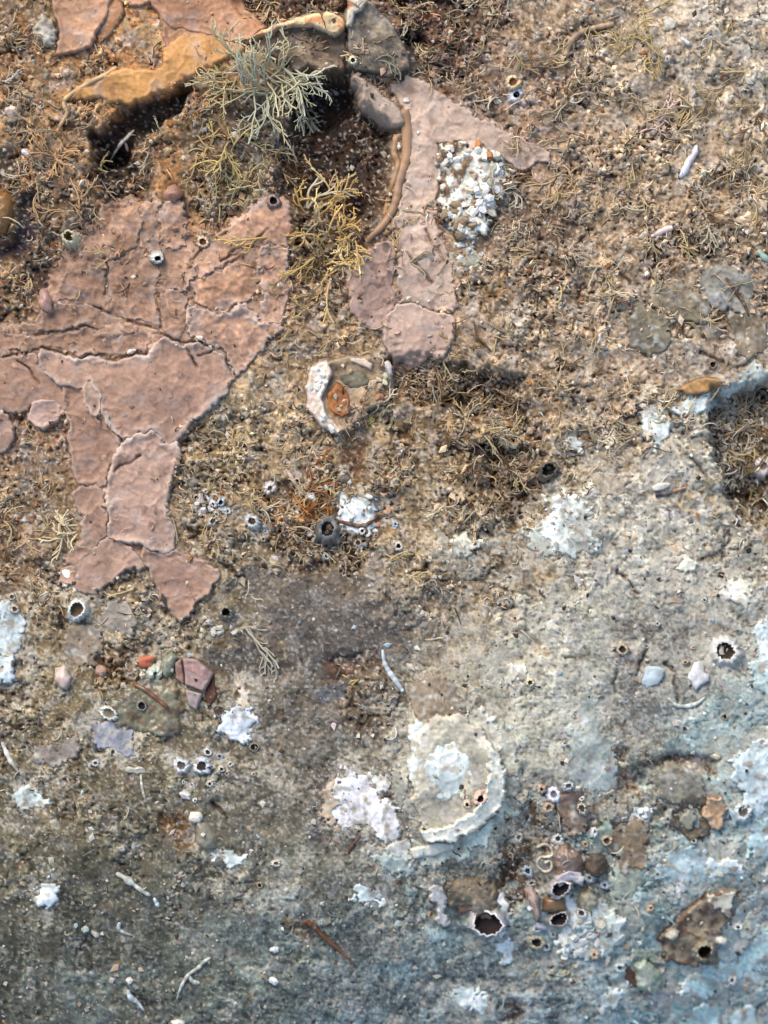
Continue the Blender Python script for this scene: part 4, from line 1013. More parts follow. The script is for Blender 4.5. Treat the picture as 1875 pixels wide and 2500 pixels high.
T('twig', 'short dark rust strand branching down from the forked strand', 'twig', [(890,1284),(900,1310),(896,1340)], 4, 3, (88,48,28), mat=M_HYD)
T('twig', 'dark twig crossing the grey plate at the far right', 'twig', [(1772,678),(1796,712),(1815,740),(1828,772)], 5, 4, (76,50,36), mat=M_HYD)
T('twig', 'short rust twig left of the blue grey patch under the oyster', 'twig', [(848,2085),(862,2062),(880,2040)], 4, 3, (92,54,34), mat=M_HYD)
T('white_stick', 'slim bluish white stick leaning right above the oyster', 'stick', [(934,1586),(938,1615),(950,1640),(968,1665),(984,1688)], 5, 7, (204,212,210))
T('white_stick', 'short white stick hanging below the rough white tuft at lower left', 'stick', [(344,1890),(346,1915),(350,1935),(354,1950)], 3.4, 3, (214,204,186))
T('white_stick', 'white angular twig with side stubs at the bottom left centre', 'stick', [(515,2338),(498,2348),(485,2362),(462,2378),(448,2398),(438,2420),(432,2440)], 5, 3.2, (192,190,176))
T('white_stick', 'short white stub joining the angular twig at bottom left centre', 'stick', [(462,2380),(470,2395),(488,2400)], 4, 6, (182,184,172))
T('shell_shard', 'bright white curved shard in the turf at upper right', 'shell shard', [(1700,356),(1694,378),(1680,396),(1672,416),(1660,434)], 8, 8, (238,232,236), n=14, jit=.3)
T('shell_shard', 'pale pink pointed shard below the bright curved shard at right', 'shell shard', [(1588,578),(1606,570),(1622,562),(1640,556)], 4, 11, (230,200,190), n=12)
T('shell_shard', 'white crescent shard at the left edge below the pale strip', 'shell shard', [(4,1812),(16,1838),(28,1860),(46,1884)], 7, 4, (206,204,196), n=14)
T('shell_shard', 'long white sliver sloping right in the lower left', 'shell shard', [(284,2132),(305,2144),(330,2162),(352,2178),(368,2186)], 8, 4, (202,200,186), n=14, jit=.3)
T('shell_shard', 'short white sliver at the end of the long sliver lower left', 'shell shard', [(376,2192),(382,2204),(388,2214)], 5, 4, (206,212,210), n=8)
T('shell_shard', 'small white crescent in the lower left above the bottom shard', 'shell shard', [(292,2252),(290,2266),(302,2276),(324,2284)], 5, 3, (184,190,184), n=14)
T('shell_shard', 'curved white shard at the bottom left beneath a white bead', 'shell shard', [(312,2416),(318,2434),(336,2448),(352,2468)], 7, 4, (196,202,200), n=14)
T('shell_shard', 'white spindle with side spurs over the black hole at upper left', 'shell shard', [(256,385),(272,364),(290,344),(305,330),(322,310)], 3, 5, (238,226,206), lift=3)
T('shell_shard', 'tiny white spur beside the white spindle at upper left', 'shell shard', [(300,340),(304,352),(306,362)], 4, 3, (222,210,196), lift=2, n=8)
T('shell_shard', 'white sliver on the tan ground near the top right corner', 'shell shard', [(1662,94),(1674,102),(1684,110)], 5, 5, (238,234,222), n=8)
T('shell_shard', 'pinkish white bent splinter above the orange tuft at centre', 'shell shard', [(694,1142),(706,1156),(718,1176),(732,1194),(746,1206)], 4, 7, (214,184,164), n=14)
T('shell_shard', 'narrow white rim piece curving in the grey ground at right', 'shell shard', [(1632,1704),(1652,1722),(1680,1724),(1704,1716),(1722,1702)], 5, 5, (198,200,186), n=18)
T('shell_shard', 'blue green sliver at the right edge of the turf', 'shell shard', [(1850,610),(1862,625),(1880,640)], 6, 8, (150,186,168), n=8)
T('mussel', 'narrow rust brown mussel lying on the grey green sea squirt', 'mussel', [(330,1672),(350,1680),(375,1698),(395,1714),(410,1726)], 6, 5, (108,62,36), lift=.9, n=16, mat=M_WET)
T('dark_grub', 'small dark oval grub shape on the sandy ground at right', 'grub', [(1600,1208),(1618,1206),(1640,1202)], 6, 5, (66,58,62), n=10)
T('tan_strip', 'narrow tan strip beside the dark grub shape at right', 'strip', [(1642,1200),(1660,1194),(1676,1190)], 4, 3, (176,134,100), n=8)


# ================================================================== BARNACLES AND ROUND TUBES
def barnacle(label, px, py, r, hole=.5, h=None, tilt=(0, 0), c=(212, 202, 186), inner=(46, 34, 26), cat='barnacle', group='barnacles and tube mouths', name='barnacle', ragged=.12, squash=1.0, rot=0, seed=0):
    h = r * .8 if h is None else h
    n = 30
    a = np.arange(n) * 2 * np.pi / n
    rr = random.Random(int(px * 3 + py))
    ph = rr.random() * 6
    lo2 = rr.uniform(.03, .10); lo3 = rr.uniform(.02, .07)
    rdg = rr.randrange(9, 14)
    rid = 1 + .10 * np.sin(a * rdg + ph) + lo2 * np.sin(a * 2 + ph) + lo3 * np.sin(a * 3 + ph * 2.3) + ragged * .25 * np.sin(a * 7 + ph) + (ragged * .7 + .04) * np.array([rr.uniform(-.6, .6) for _ in range(n)])
    jg = np.array([rr.uniform(-1, 1) for _ in range(n)]); jg = (jg + np.roll(jg, 1)) * .5
    jag = 1 + (ragged + .06) * 1.4 * jg
    br0 = rr.uniform(0, 6.28); brk = np.exp(-((np.angle(np.exp(1j * (a - br0)))) / .55) ** 2) * rr.choice([0, .35, .55, .7])
    jag = jag * (1 - brk)
    deep = sum(inner) < 150
    ho = np.array([rr.uniform(-.1, .1), rr.uniform(-.1, .1)]) * r
    prof = [(1.12, -.35, 0), (1.0, .10, 0), (.88, .50, 0), (.72 + hole * .14, .88, 0), (hole + .13, 1.0, 1), (hole, .95, 1)]
    ins = [(hole, .95, 0), (hole * .86, .62, 0), (hole * .72, .25 if deep else .55, 0), (hole * .4, .14 if deep else .5, 0), (0.02, .12 if deep else .52, 0)]
    z0 = float(HT(px, py))
    ca, sa = math.cos(math.radians(rot)), math.sin(math.radians(rot))

    def build(prf, colour, dark):
        Vs, Cs = [], []
        for k, (f, zz, rimf) in enumerate(prf):
            rad = r * f * (1 + (rid - 1) * (1.0 if f > hole + .1 else .85))
            z = zz * h * (jag if zz > .8 else 1)
            u = rad * np.cos(a); v = rad * np.sin(a) * squash
            x = px + u * ca - v * sa; y = py + u * sa + v * ca
            zb = (HT(x, y) - 3) if (k == 0 and not dark) else z0 + z
            zt = np.maximum(zb - z0, 0)
            Vs.append(np.column_stack([x + tilt[0] * zt, y + tilt[1] * zt, zb + 0 * x]))
            cc = alb(colour)[None] * np.exp(np.array([rr.gauss(0, .16) for _ in range(n)]))[:, None]
            x0 = np.clip(k / 4.0, 0, 1)
            if not dark:
                lc = lookup(C, x, y)
                cc = cc * (.85 + .05 * k + .12 * rimf)
                mixk = [.9, .65, .35, .18, .06, .25][k] * np.clip(np.array([rr.uniform(.3, 1.4) for _ in range(n)]), 0, 1)
                cc = cc * (1 - mixk[:, None]) + lc * mixk[:, None]
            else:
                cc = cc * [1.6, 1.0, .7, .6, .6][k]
            Cs.append(cc)
        V = np.concatenate(Vs); Cc = np.concatenate(Cs)
        i = np.arange(len(prf) - 1)[:, None] * n; j = np.arange(n)[None]
        F = np.stack([i + j, i + n + j, i + n + (j + 1) % n, i + (j + 1) % n], -1).reshape(-1, 4)
        return lw(V), F, Cc
    e = empty(name, px, py, label, cat, group)
    link('shell_wall', build(prof, c, False) + (M_SHELL,), e)
    link('opening', build(ins, inner, True) + (M_ROCK,), e)
    return e


for a_, k_ in BARN:
    barnacle(*a_, **k_)


# ================================================================== LUMPS, BEADS AND CHIPS
def lump_arrays(px, py, rx, ry, h, rot=0, c=(220, 214, 204), seed=0, rough=.34, sink=.3, z0=None, seg=(10, 14), flat=False):
    rr = np.random.default_rng(seed * 31 + int(px * 2 + py))
    nu, nv = seg
    th = np.linspace(0, np.pi, nu); ph = np.arange(nv) * 2 * np.pi / nv
    T_, P_ = np.meshgrid(th, ph, indexing='ij')
    x = np.sin(T_) * np.cos(P_); y = np.sin(T_) * np.sin(P_); z = np.cos(T_)
    s1, s2, s3 = rr.random(3) * 50
    d = 1 + rough * (pn(x * 3 + s1 + z, y * 3 + s2, 2.2, 71) + .6 * pn(x * 3 + s2, z * 3 + y * 2 + s3, 1.1, 72))
    x, y, z = x * d, y * d, z * d
    ca, sa = math.cos(math.radians(rot)), math.sin(math.radians(rot))
    X = px + rx * x * ca - ry * y * sa; Y = py + rx * x * sa + ry * y * ca
    zb = float(HT(px, py)) if z0 is None else z0
    Z_ = zb + h * (z + 1 - sink * 2) * .5
    V = np.stack([X, Y, Z_], -1).reshape(-1, 3)
    i = np.arange(nu - 1)[:, None] * nv; j = np.arange(nv)[None]
    F = np.stack([i + j, i + nv + j, i + nv + (j + 1) % nv, i + (j + 1) % nv], -1).reshape(-1, 4)
    cc = alb(c)[None] * np.exp(.45 * pn(X, Y, max(rx, ry) * .6, 73) + .3 * pn(X, Y, 5, 74)).reshape(-1, 1)
    mk = (np.clip(.75 - z * .8 + .5 * pn(X, Y, 6, 75), 0, 1) * .7).reshape(-1, 1)
    cc = cc * (1 - mk) + lookup(C, X, Y).reshape(-1, 3) * mk
    return lw(V), F, cc


def bead(label, px, py, rx, ry=None, h=None, rot=0, c=(222, 216, 206), name='shell_bead', cat='shell bit', group=None, **k):
    ry = rx if ry is None else ry; h = min(rx, ry) * 1.5 if h is None else h
    V, F, cc = lump_arrays(px, py, rx, ry, h, rot, c, **k)
    o = link(name, (V, F, cc, M_SHELL))
    return tagit(o, label, cat, group)


bead('upper pinkish white pebble of the pair at the upper left edge', 38, 240, 16, 14, 20, 0, (232,206,192), 'pebble', 'pebble')
bead('lower pinkish white pebble of the pair at the upper left edge', 30, 270, 18, 15, 20, 0, (232,200,184), 'pebble', 'pebble')
bead('white drop shaped bead right of the round worn shell', 947, 898, 12, 19, 22, -10, (232,218,206))
bead('white bead on top of the grey dome at lower left', 478, 1995, 18, 15, 26, 0, (232,224,206))
bead('white irregular bead above the dark slit at lower left', 453, 1942, 16, 10, 16, 30, (214,210,200))
bead('white bead near the bottom left shard', 317, 2393, 9, 8, 12, 0, (236,222,206))
bead('white bead cut by the bottom edge left of centre', 436, 2497, 17, 9, 14, 0, (232,222,208))
bead('left round white bead at bottom centre', 671, 2318, 11, 9, 12, 0, (216,214,206))
bead('lower oval white bead at bottom centre', 669, 2395, 13, 9, 12, 30, (228,228,218))
bead('pale bead near the lower left edge beside a twin', 208, 2269, 10, 9, 12, 0, (180,188,172))
bead('slanted pale twin bead near the lower left edge', 233, 2280, 12, 7, 10, 50, (178,174,162))
bead('pink and white pointed shell near the left edge', 155, 1655, 20, 28, 28, -8, (206,182,166), 'small_shell', 'small shell')
bead('small mottled pink shell right of the pointed shell', 245, 1640, 15, 16, 20, 0, (172,136,112), 'small_shell', 'small shell')
bead('bright red orange sponge spot by the pale green knob', 357, 1615, 22, 16, 22, -10, (188,92,54), 'orange_sponge', 'sponge')
bead('pink knob at the top of the left crust', 423, 474, 24, 22, 36, 0, (158,114,92), 'pink_knob', 'knob')
bead('pink striped oval shell at the left edge of the crust', 112, 735, 16, 30, 26, -14, (182,142,128), 'small_shell', 'small shell')
bead('white flat chip near the tan corner at top right', 1634, 59, 17, 16, 10, 0, (206,198,176), 'flat_chip', 'shell bit')
bead('small white fragment on the pink crust crack', 322, 858, 12, 6, 10, -20, (222,206,192))
bead('small white fragment at the right of the long crack', 489, 826, 10, 6, 10, 20, (228,206,186))
bead('white triangular flake on dark ground by the grub', 1614, 1187, 24, 9, 6, -15, (214,208,196), 'flat_chip', 'shell bit')
bead('blue white triangular chip on the grey field at right', 1588, 1652, 34, 24, 9, -30, (190,204,206), 'flat_chip', 'shell bit', rough=.35)
bead('white knobbly scrap below the ringed barnacle at right', 1703, 1651, 24, 28, 12, 20, (212,208,204), 'flat_chip', 'shell bit', rough=.5)
bead('lavender finger bead at the foot of the mauve cluster', 1321, 2262, 15, 10, 16, 30, (150,152,162))
bead('small white bead on the mauve finger', 1294, 2218, 8, 7, 9, 20, (232,222,216))
bead('cream chip at the top end of the encrusted block crack', 1640, 2280, 16, 12, 18, -20, (206,194,168))
bead('cream chip on the right flank of the encrusted block', 1757, 2294, 14, 12, 30, 0, (216,210,188))
bead('cream end of the ochre hollow at right', 1744, 1845, 18, 7, 10, 25, (222,204,164), 'flat_chip', 'shell bit')
bead('white shard near the left tuft at upper left', 63, 372, 12, 8, 10, 30, (218,222,226))
bead('grey white fragment on the dark slope at upper left', 355, 405, 16, 8, 10, -10, (158,142,118), 'flat_chip', 'shell bit')
bead('white rough tuft head above the short white stick', 330, 1880, 24, 10, 12, 5, (186,180,164), 'rough_scrap', 'shell bit', rough=.6)
bead('small white bead on the ochre tube at the hollow rim', 974, 357, 6, 9, 10, 0, (238,216,184))
bead('second small white bead low on the ochre tube', 953, 474, 5, 5, 8, 0, (238,220,196))
bead('tiny white bead on the rosy crust', 1021, 325, 5, 5, 6, 0, (232,220,202))
bead('white bead where the mauve band meets the rosy crust', 992, 246, 9, 7, 9, 0, (226,212,198))
bead('black eye spot bead at the bend of the turf strand', 693, 456 + 1300, 7, 6, 6, 0, (40,30,28), 'dark_bead', 'dark bit')

# white lump: many separate chips
def chip_mesh(k):
    rr = np.random.default_rng(100 + k)
    n = 6
    a = np.sort(rr.random(n)) * .4 + np.arange(n) / n * 2 * np.pi
    ra = rr.uniform(.65, 1.1, n)
    top = np.column_stack([ra * np.cos(a), ra * np.sin(a) * .7, np.full(n, .28) + rr.uniform(-.1, .1, n)])
    bot = top * [1.12, 1.12, 1]; bot[:, 2] = -.3
    c0 = np.array([[0, 0, .42], [0, 0, -.3]])
    V = np.concatenate([top, bot, c0])
    j = np.arange(n)
    F4 = np.stack([j, (j + 1) % n, n + (j + 1) % n, n + j], -1)[:, ::-1]
    F3 = np.concatenate([np.stack([np.full(n, 2 * n), j, (j + 1) % n], -1), np.stack([np.full(n, 2 * n + 1), n + (j + 1) % n, n + j], -1)])
    return V, [F4, F3]


CH = [chip_mesh(k) for k in range(6)]
CHIPM = {}


def chip_obj(name, k, c, px, py, size, rot, tilt, parent, zadd=0):
    key = (name, k, c)
    if key not in CHIPM:
        V, F = CH[k]
        me = mesh(name, V, F, np.broadcast_to(alb(c), (len(V), 3)), M_CHIP, smooth=False)
        CHIPM[key] = me
    o = bpy.data.objects.new(name, CHIPM[key]); col.objects.link(o)
    p = to_world(np.array([float(px)]), np.array([float(py)]), np.array([float(HT(px, py)) + zadd]))[0]
    if parent is not None:
        o.parent = parent; p = p - np.array(parent.location)
    o.location = p
    o.rotation_euler = (tilt[0], tilt[1], rot)
    o.scale = (size * S,) * 3
    return o


def chip_cluster(obj, poly, n, sizes, colours, seed, name='chip'):
    rr = random.Random(seed)
    P = np.array(poly)
    k = 0; tries = 0
    while k < n and tries < n * 30:
        tries += 1
        x = rr.uniform(P[:, 0].min(), P[:, 0].max()); y = rr.uniform(P[:, 1].min(), P[:, 1].max())
        if sdf(poly, np.array([x]), np.array([y]))[0] < 2: continue
        s = rr.uniform(*sizes)
        chip_obj(name, rr.randrange(6), rr.choice(colours), x, y, s, rr.uniform(0, 6.28), (rr.gauss(0, .45), rr.gauss(0, .45)), obj, zadd=s * .08)
        k += 1


lump = [P for P in PATCHES if P['name'] == 'white_lump'][0]
lo = lump['obj']
WH = [(222,218,204), (206,208,200), (232,226,214), (190,184,164), (176,140,100), (150,134,108)]
chip_cluster(lo, [(1130,460),(1215,380),(1250,430),(1240,480),(1205,510),(1180,560),(1115,585),(1092,540),(1066,510),(1110,490)], 60, (4, 17), WH[:4] + [(222,222,216), (196,186,160), (150,126,96), (214,214,210)], 3)
chip_cluster(lo, [(1070,355),(1176,350),(1215,380),(1180,420),(1130,400),(1085,430),(1068,415)], 22, (7, 14), WH[:3] + [(186,122,70), (120,96,70)], 4)
mg = [P for P in PATCHES if P['name'] == 'worn_shell'][0]['obj']
chip_cluster(mg, [(765,900),(800,890),(800,1030),(830,1060),(780,1035),(752,970)], 14, (6, 12), WH[:3], 5)
chip_cluster(mg, [(880,930),(950,910),(955,975),(900,995)], 12, (6, 11), [(214,180,150), (206,196,160), (170,120,84)], 6)
e = empty('shell_rubble', 1428, 2262, 'heap of white rubble chips below the cream knob at lower right', 'shell rubble')
chip_cluster(e, [(1395,2240),(1440,2225),(1470,2250),(1490,2270),(1470,2310),(1400,2330),(1370,2340),(1375,2290)], 46, (7, 16), WH[:4] + [(176,190,186)], 8)
e = empty('shell_rubble', 1150, 620, 'loose line of white grains running down from the white lump', 'shell rubble')
chip_cluster(e, [(1110,590),(1170,580),(1190,600),(1160,660),(1120,650)], 14, (5, 10), WH[:3] + [(186,190,170)], 9)
e = empty('shell_rubble', 250, 1940, 'sparse pale scraps on the dark lower left slope', 'shell rubble')
chip_cluster(e, [(380,2120),(450,2130),(460,2200),(400,2220)], 10, (5, 10), [(176,168,152), (150,142,128)], 11)
e = empty('shell_rubble', 860, 1230, 'white chips scattered in the orange tuft at centre', 'shell rubble')
chip_cluster(e, [(640,1240),(700,1200),(820,1180),(960,1230),(930,1330),(850,1360),(700,1330)], 34, (5, 11), WH[:3] + [(206,150,110), (150,156,156)], 12)
e = empty('shell_rubble', 480, 1230, 'pale barnacle bits on the turf right of the left crust tongue', 'shell rubble')
chip_cluster(e, [(465,1205),(545,1215),(545,1260),(480,1265)], 14, (6, 12), [(206,206,200), (190,180,170), (214,206,190)], 13)
e = empty('shell_rubble', 1290, 2330, 'dotted yellowish grains curving along the lower right ridge', 'shell rubble')
chip_cluster(e, [(1240,2290),(1270,2350),(1350,2370),(1440,2340),(1480,2310),(1470,2330),(1360,2395),(1250,2385)], 30, (4, 9), [(176,168,130), (150,146,120), (186,184,160)], 14)
e = empty('shell_rubble', 480, 1540, 'white nubs in a row under the pit mouthed grey tube', 'shell rubble')
chip_cluster(e, [(495,1500),(520,1520),(580,1530),(585,1560),(540,1565),(490,1530)], 12, (6, 11), [(196,188,168), (206,202,190)], 15)


# ================================================================== HYDROIDS (branched tufts)
def frond(x, y, z, ang, ln, r, elev, rr, c, out, depth=2, curve=None):
    n = 9
    curve = rr.uniform(-1.5, 1.5) if curve is None else curve
    P = [(x, y, z)]
    a = ang; e = elev
    st = ln / (n - 1)
    for i in range(1, n):
        a += curve / (n - 1) + rr.gauss(0, .2)
        e -= .07 + rr.gauss(0, .03)
        x += st * math.cos(a) * math.cos(max(e, -.3)); y += st * math.sin(a) * math.cos(max(e, -.3)); z += st * math.sin(max(e, -.3))
        P.append((x, y, z))
        if depth and i in ((2, 4, 5, 7) if depth == 2 else (3, 5, 7)) and rr.random() < .8:
            sg = 1 if (i % 2) else -1
            frond(x, y, z, a + sg * rr.uniform(.45, .95), ln * rr.uniform(.30, .55) * (1 - i / n * .35), r * .72, e + rr.uniform(-.2, .35), rr, c, out, depth - 1, -sg * rr.uniform(.1, .6))
    P = np.array(P)
    sh = rr.gauss(0, .14)
    rad = np.linspace(r, r * .55, n); rad[-1] = r * .75
    cc = np.array(alb(c))[None] * np.exp(sh + np.linspace(-.25, .2, n))[:, None]
    out.append(tube_arrays(P, rad, 4, cc, cap=False))


def hydroid(label, px, py, n, ln, r=1.9, c=(198, 184, 142), a0=0, a1=360, elev=(.25, 1.1), c2=None, seed=1, depth=2, spread=8, group='branching hydroid tufts', name='hydroid'):
    rr = random.Random(seed * 13 + int(px)); r = r * 1.35
    e = empty(name, px, py, label, 'hydroid', group)
    for k in range(n):
        out = []
        t = (k + rr.uniform(.1, .9)) / n
        a = math.radians(a0 + (a1 - a0) * t)
        x = px + rr.gauss(0, spread); y = py + rr.gauss(0, spread)
        cc = c if (c2 is None or rr.random() < .5) else c2
        frond(x, y, float(HT(x, y)) - 2, a, ln * rr.uniform(.65, 1.15), r * rr.uniform(.85, 1.15), rr.uniform(*elev), rr, cc, out, depth)
        V, F, Cc = join(out)
        link('frond', (lw(V), F, Cc, M_HYD), e)
    return e


Hy = hydroid
# angles: 0 = right, 90 = down the picture
Hy('large pale grey green bush over the top of the dark hollow', 648, 215, 22, 155, 2.3, (184,182,154), 0, 360, (.3, 1.1), (198,186,146), 1, 2, 26)
Hy('pale arching strands reaching right from the big bush over the hollow', 700, 175, 9, 110, 2.2, (204,198,168), -30, 80, (.3, .8), (186,182,150), 41, 2, 14)
Hy('tan dense spray left of the big grey green bush', 560, 190, 13, 88, 2.0, (200,178,128), 90, 270, (.2, .8), (176,160,116), 42, 2, 20)
Hy('pale forked sprigs on the dark slope below the ochre tongue', 500, 345, 6, 74, 1.9, (206,186,140), 0, 360, (.2, .7), (180,150,106), 43, 2, 34)
Hy('cream forked sprigs at the left of the dark purple hollow', 150, 470, 9, 78, 1.9, (196,162,120), 0, 360, (.2, .7), (170,140,104), 44, 2, 34)
Hy('pale tangle left of the arched tube at top right', 1290, 120, 9, 70, 1.9, (190,168,128), 0, 360, (.2, .7), (150,120,88), 45, 2, 34)
Hy('tan tangle right of the bright curved shard', 1800, 400, 11, 74, 1.9, (184,166,128), 0, 360, (.2, .7), (150,130,98), 46, 2, 40)
Hy('pale green strands hanging left of the dark hollow', 735, 240, 7, 90, 2.2, (166,166,140), 50, 130, (.3, .9), (186,180,150), 2)
Hy('tangled yellow grey bush below the ochre tongue', 545, 370, 15, 105, 1.9, (194,172,112), 0, 360, (.2, .9), (170,158,120), 3, 2, 30)
Hy('dull green bush on the shaded strip left of the hollow', 590, 460, 9, 70, 1.8, (138,134,104), 0, 360, (.2, .8), (160,150,110), 4, 2, 25)
Hy('golden yellow bush between the hollow and the left crust', 815, 590, 26, 100, 2.3, (206,170,104), 0, 360, (.2, .9), (222,192,134), 5, 2, 42)
Hy('darker ochre bush under the golden yellow bush', 770, 665, 10, 60, 1.8, (150,124,72), 0, 360, (.2, .8), (170,146,96), 6, 2, 24)
Hy('single pale upright sprig inside the dark hollow', 750, 505, 2, 118, 2.8, (206,192,160), -92, -62, (.25, .4), None, 7, 1, 2)
Hy('thin golden strand bush at the lower right of the hollow', 870, 545, 4, 70, 2.0, (196,160,100), 150, 290, (.2, .5), None, 8)
Hy('pale orange spreading tuft at the upper left', 118, 386, 13, 74, 2.1, (206,164,116), 0, 360, (.2, .9), (186,148,110), 9, 2, 14)
Hy('white grey tuft at the left edge near the top', 10, 195, 8, 44, 2.0, (190,176,156), -80, 80, (.2, .8), None, 10, 1)
Hy('pale straggling strands below the pink pebbles', 80, 320, 8, 66, 1.8, (166,144,112), 0, 360, (.2, .7), (140,124,100), 11)
Hy('cream spray over the black hole at the upper left', 250, 425, 5, 62, 1.9, (214,190,130), 120, 250, (.2, .7), None, 12, 1)
Hy('drooping feather of brown grey barbs at upper left', 236, 440, 3, 150, 1.9, (138,116,96), 82, 98, (.1, .25), (160,140,118), 13, 1, 6)
Hy('pinkish fan sprig in the turf at upper right', 1575, 318, 5, 88, 2.2, (190,164,130), -100, -10, (.2, .6), (214,182,170), 14)
Hy('loose tan bush at the tip of the rosy crust', 1382, 442, 9, 84, 2.0, (172,150,112), 0, 360, (.2, .7), (190,160,116), 15, 2, 14)
Hy('yellow brown tangle near the arched tube at top right', 1555, 92, 14, 84, 2.0, (178,156,104), 0, 360, (.2, .8), (200,174,120), 16, 2, 30)
Hy('small tan fork in the turf right of the white lump', 1460, 545, 3, 70, 2.0, (178,148,108), -120, -20, (.2, .5), None, 17, 1)
Hy('tan strands at the right edge near the top', 1740, 250, 11, 84, 1.9, (172,148,104), 0, 360, (.2, .7), (146,122,84), 18, 2, 30)
Hy('cream brush of short bristles at the left below the crust', 172, 1300, 12, 58, 2.4, (214,196,158), 120, 250, (.3, .9), None, 19, 1, 14)
Hy('thin cream strands left of the cream bristle brush', 80, 1310, 6, 66, 1.7, (186,160,120), -60, 150, (.2, .6), None, 20, 1, 12)
Hy('white branched sprig lying on the grey mud left of centre', 600, 1530, 3, 118, 2.5, (190,180,158), 25, 75, (.1, .3), None, 21, 2, 5)
Hy('short curled sprig above the white branched sprig', 605, 1452, 3, 44, 2.0, (176,166,142), -60, 40, (.2, .5), None, 22, 1, 5)
Hy('cream fallen sprig lying flat on the grey mud at centre', 1085, 1556, 1, 150, 2.6, (206,190,158), 183, 187, (.06, .1), None, 23, 1, 1)
Hy('short pale sprig just below the fallen cream sprig', 1040, 1600, 2, 60, 2.2, (178,170,146), 190, 240, (.1, .3), None, 24, 1, 3)
Hy('tiny yellow sprig in the dark turf beside the worn shell', 890, 1042, 3, 34, 2.0, (190,178,96), -60, 40, (.2, .6), None, 25, 1, 3)
Hy('orange brown tuft around the white lime patch', 770, 1215, 13, 62, 1.9, (172,112,52), 0, 360, (.2, .8), (146,88,40), 26, 2, 26)
Hy('dark brown tangle under the rosy crust', 1080, 960, 12, 80, 1.8, (112,84,54), 0, 360, (.2, .7), (150,124,84), 27, 2, 60)
Hy('brown green tangle in the pocket at the right edge', 1830, 1120, 10, 66, 1.8, (116,96,56), 0, 360, (.2, .7), (150,132,84), 28, 2, 34)
Hy('small straw tuft left of the golden bush', 700, 700, 7, 60, 1.7, (164,140,100), 0, 360, (.2, .7), None, 29, 2, 30)
Hy('sprig of dark strands above the dark round barnacle', 1200, 1150, 8, 70, 1.8, (96,68,44), 0, 360, (.2, .7), (140,108,70), 30, 2, 34)
Hy('grey upright sprig on the raised shell', 915, 150, 2, 60, 2.2, (150,144,124), -70, -30, (.2, .5), None, 31, 1, 4)
Hy('yellow spiky sprig left of the ragged white stick', 870, 1660, 3, 42, 2.2, (196,170,104), 150, 230, (.1, .3), None, 32, 1, 3)

# ================================================================== LOOSE BITS (nobody could count them)
def octa_batch(n, px, py, size, cc, flat=.6, elong=1.6):
    base = np.array([[1, 0, 0], [0, 1, 0], [-1, 0, 0], [0, -1, 0], [0, 0, 1], [0, 0, -1]], float)
    F0 = np.array([[0, 1, 4], [1, 2, 4], [2, 3, 4], [3, 0, 4], [1, 0, 5], [2, 1, 5], [3, 2, 5], [0, 3, 5]])
    b = base[None] * rng.uniform(.6, 1.25, (n, 6, 1))
    sc3 = np.column_stack([size * rng.uniform(1, elong, n), size, size * flat * rng.uniform(.6, 1.3, n)])
    b = b * sc3[:, None]
    # random tilt and spin
    al = rng.normal(0, .5, n); sp = rng.uniform(0, 6.28, n)
    x, y, z = b[..., 0], b[..., 1], b[..., 2]
    ca, sa = np.cos(al)[:, None], np.sin(al)[:, None]
    x, z = x * ca - z * sa, x * sa + z * ca
    cs, ss = np.cos(sp)[:, None], np.sin(sp)[:, None]
    x, y = x * cs - y * ss, x * ss + y * cs
    z0 = HT(px, py)[:, None] + size[:, None] * .25
    V = np.stack([px[:, None] + x, py[:, None] + y, z0 + z], -1).reshape(-1, 3)
    F = (F0[None] + (np.arange(n) * 6)[:, None, None]).reshape(-1, 3)
    return lw(V), F[:, ::-1], np.repeat(cc, 6, 0)


def sample(n, dens):
    """positions by rejection on the density field"""
    xs, ys = [], []
    got = 0
    while got < n:
        x = rng.uniform(-110, W + 110, n * 3); y = rng.uniform(-110, Hh + 110, n * 3)
        d = lookup(dens, x, y)
        k = rng.random(n * 3) < d
        xs.append(x[k]); ys.append(y[k]); got += k.sum()
    return np.concatenate(xs)[:n], np.concatenate(ys)[:n]


lowf = 1 - .72 * sst(1250, 1700, GY + 90 * w1x)
DEN *= lowf
clump = sst(-.25, .45, n70 * 1.1 + n28 * .6)
dens = np.clip(DEN * R ** 1.6 * (.15 + clump), .01, 1.3) / 1.3
n = 11000
px, py = sample(n, dens)
loc = lookup(C, px, py)
blur = alb(coarse(CG, px, py))
cc = .55 * loc + .45 * blur
cc = cc * np.exp(rng.normal(.22, .38, (n, 1)))
t = rng.random(n)
wk = (t < .16) | ((t > .7) & (rng.random(n) < .5 * lookup(pal, px, py)))
cc[wk] = alb((208, 196, 174)) * rng.uniform(.6, 1.1, (wk.sum(), 1))
k = (t > .16) & (t < .26) & (py < 1400); cc[k] = alb((156, 100, 52)) * rng.uniform(.6, 1.2, (k.sum(), 1))
k = (t > .26) & (t < .33); cc[k] = alb((66, 48, 36)) * rng.uniform(.6, 1.2, (k.sum(), 1))
size = np.clip(np.exp(rng.normal(.95, .55, n)), .9, 9)
V, F, c_ = octa_batch(n, px, py, size, cc)
o = link('turf_grains', (V, F, c_, M_CHIP), kind='stuff', smooth=False)
tagit(o, 'fine grains of sand, shell and sponge packed over the whole boulder face', 'grains')

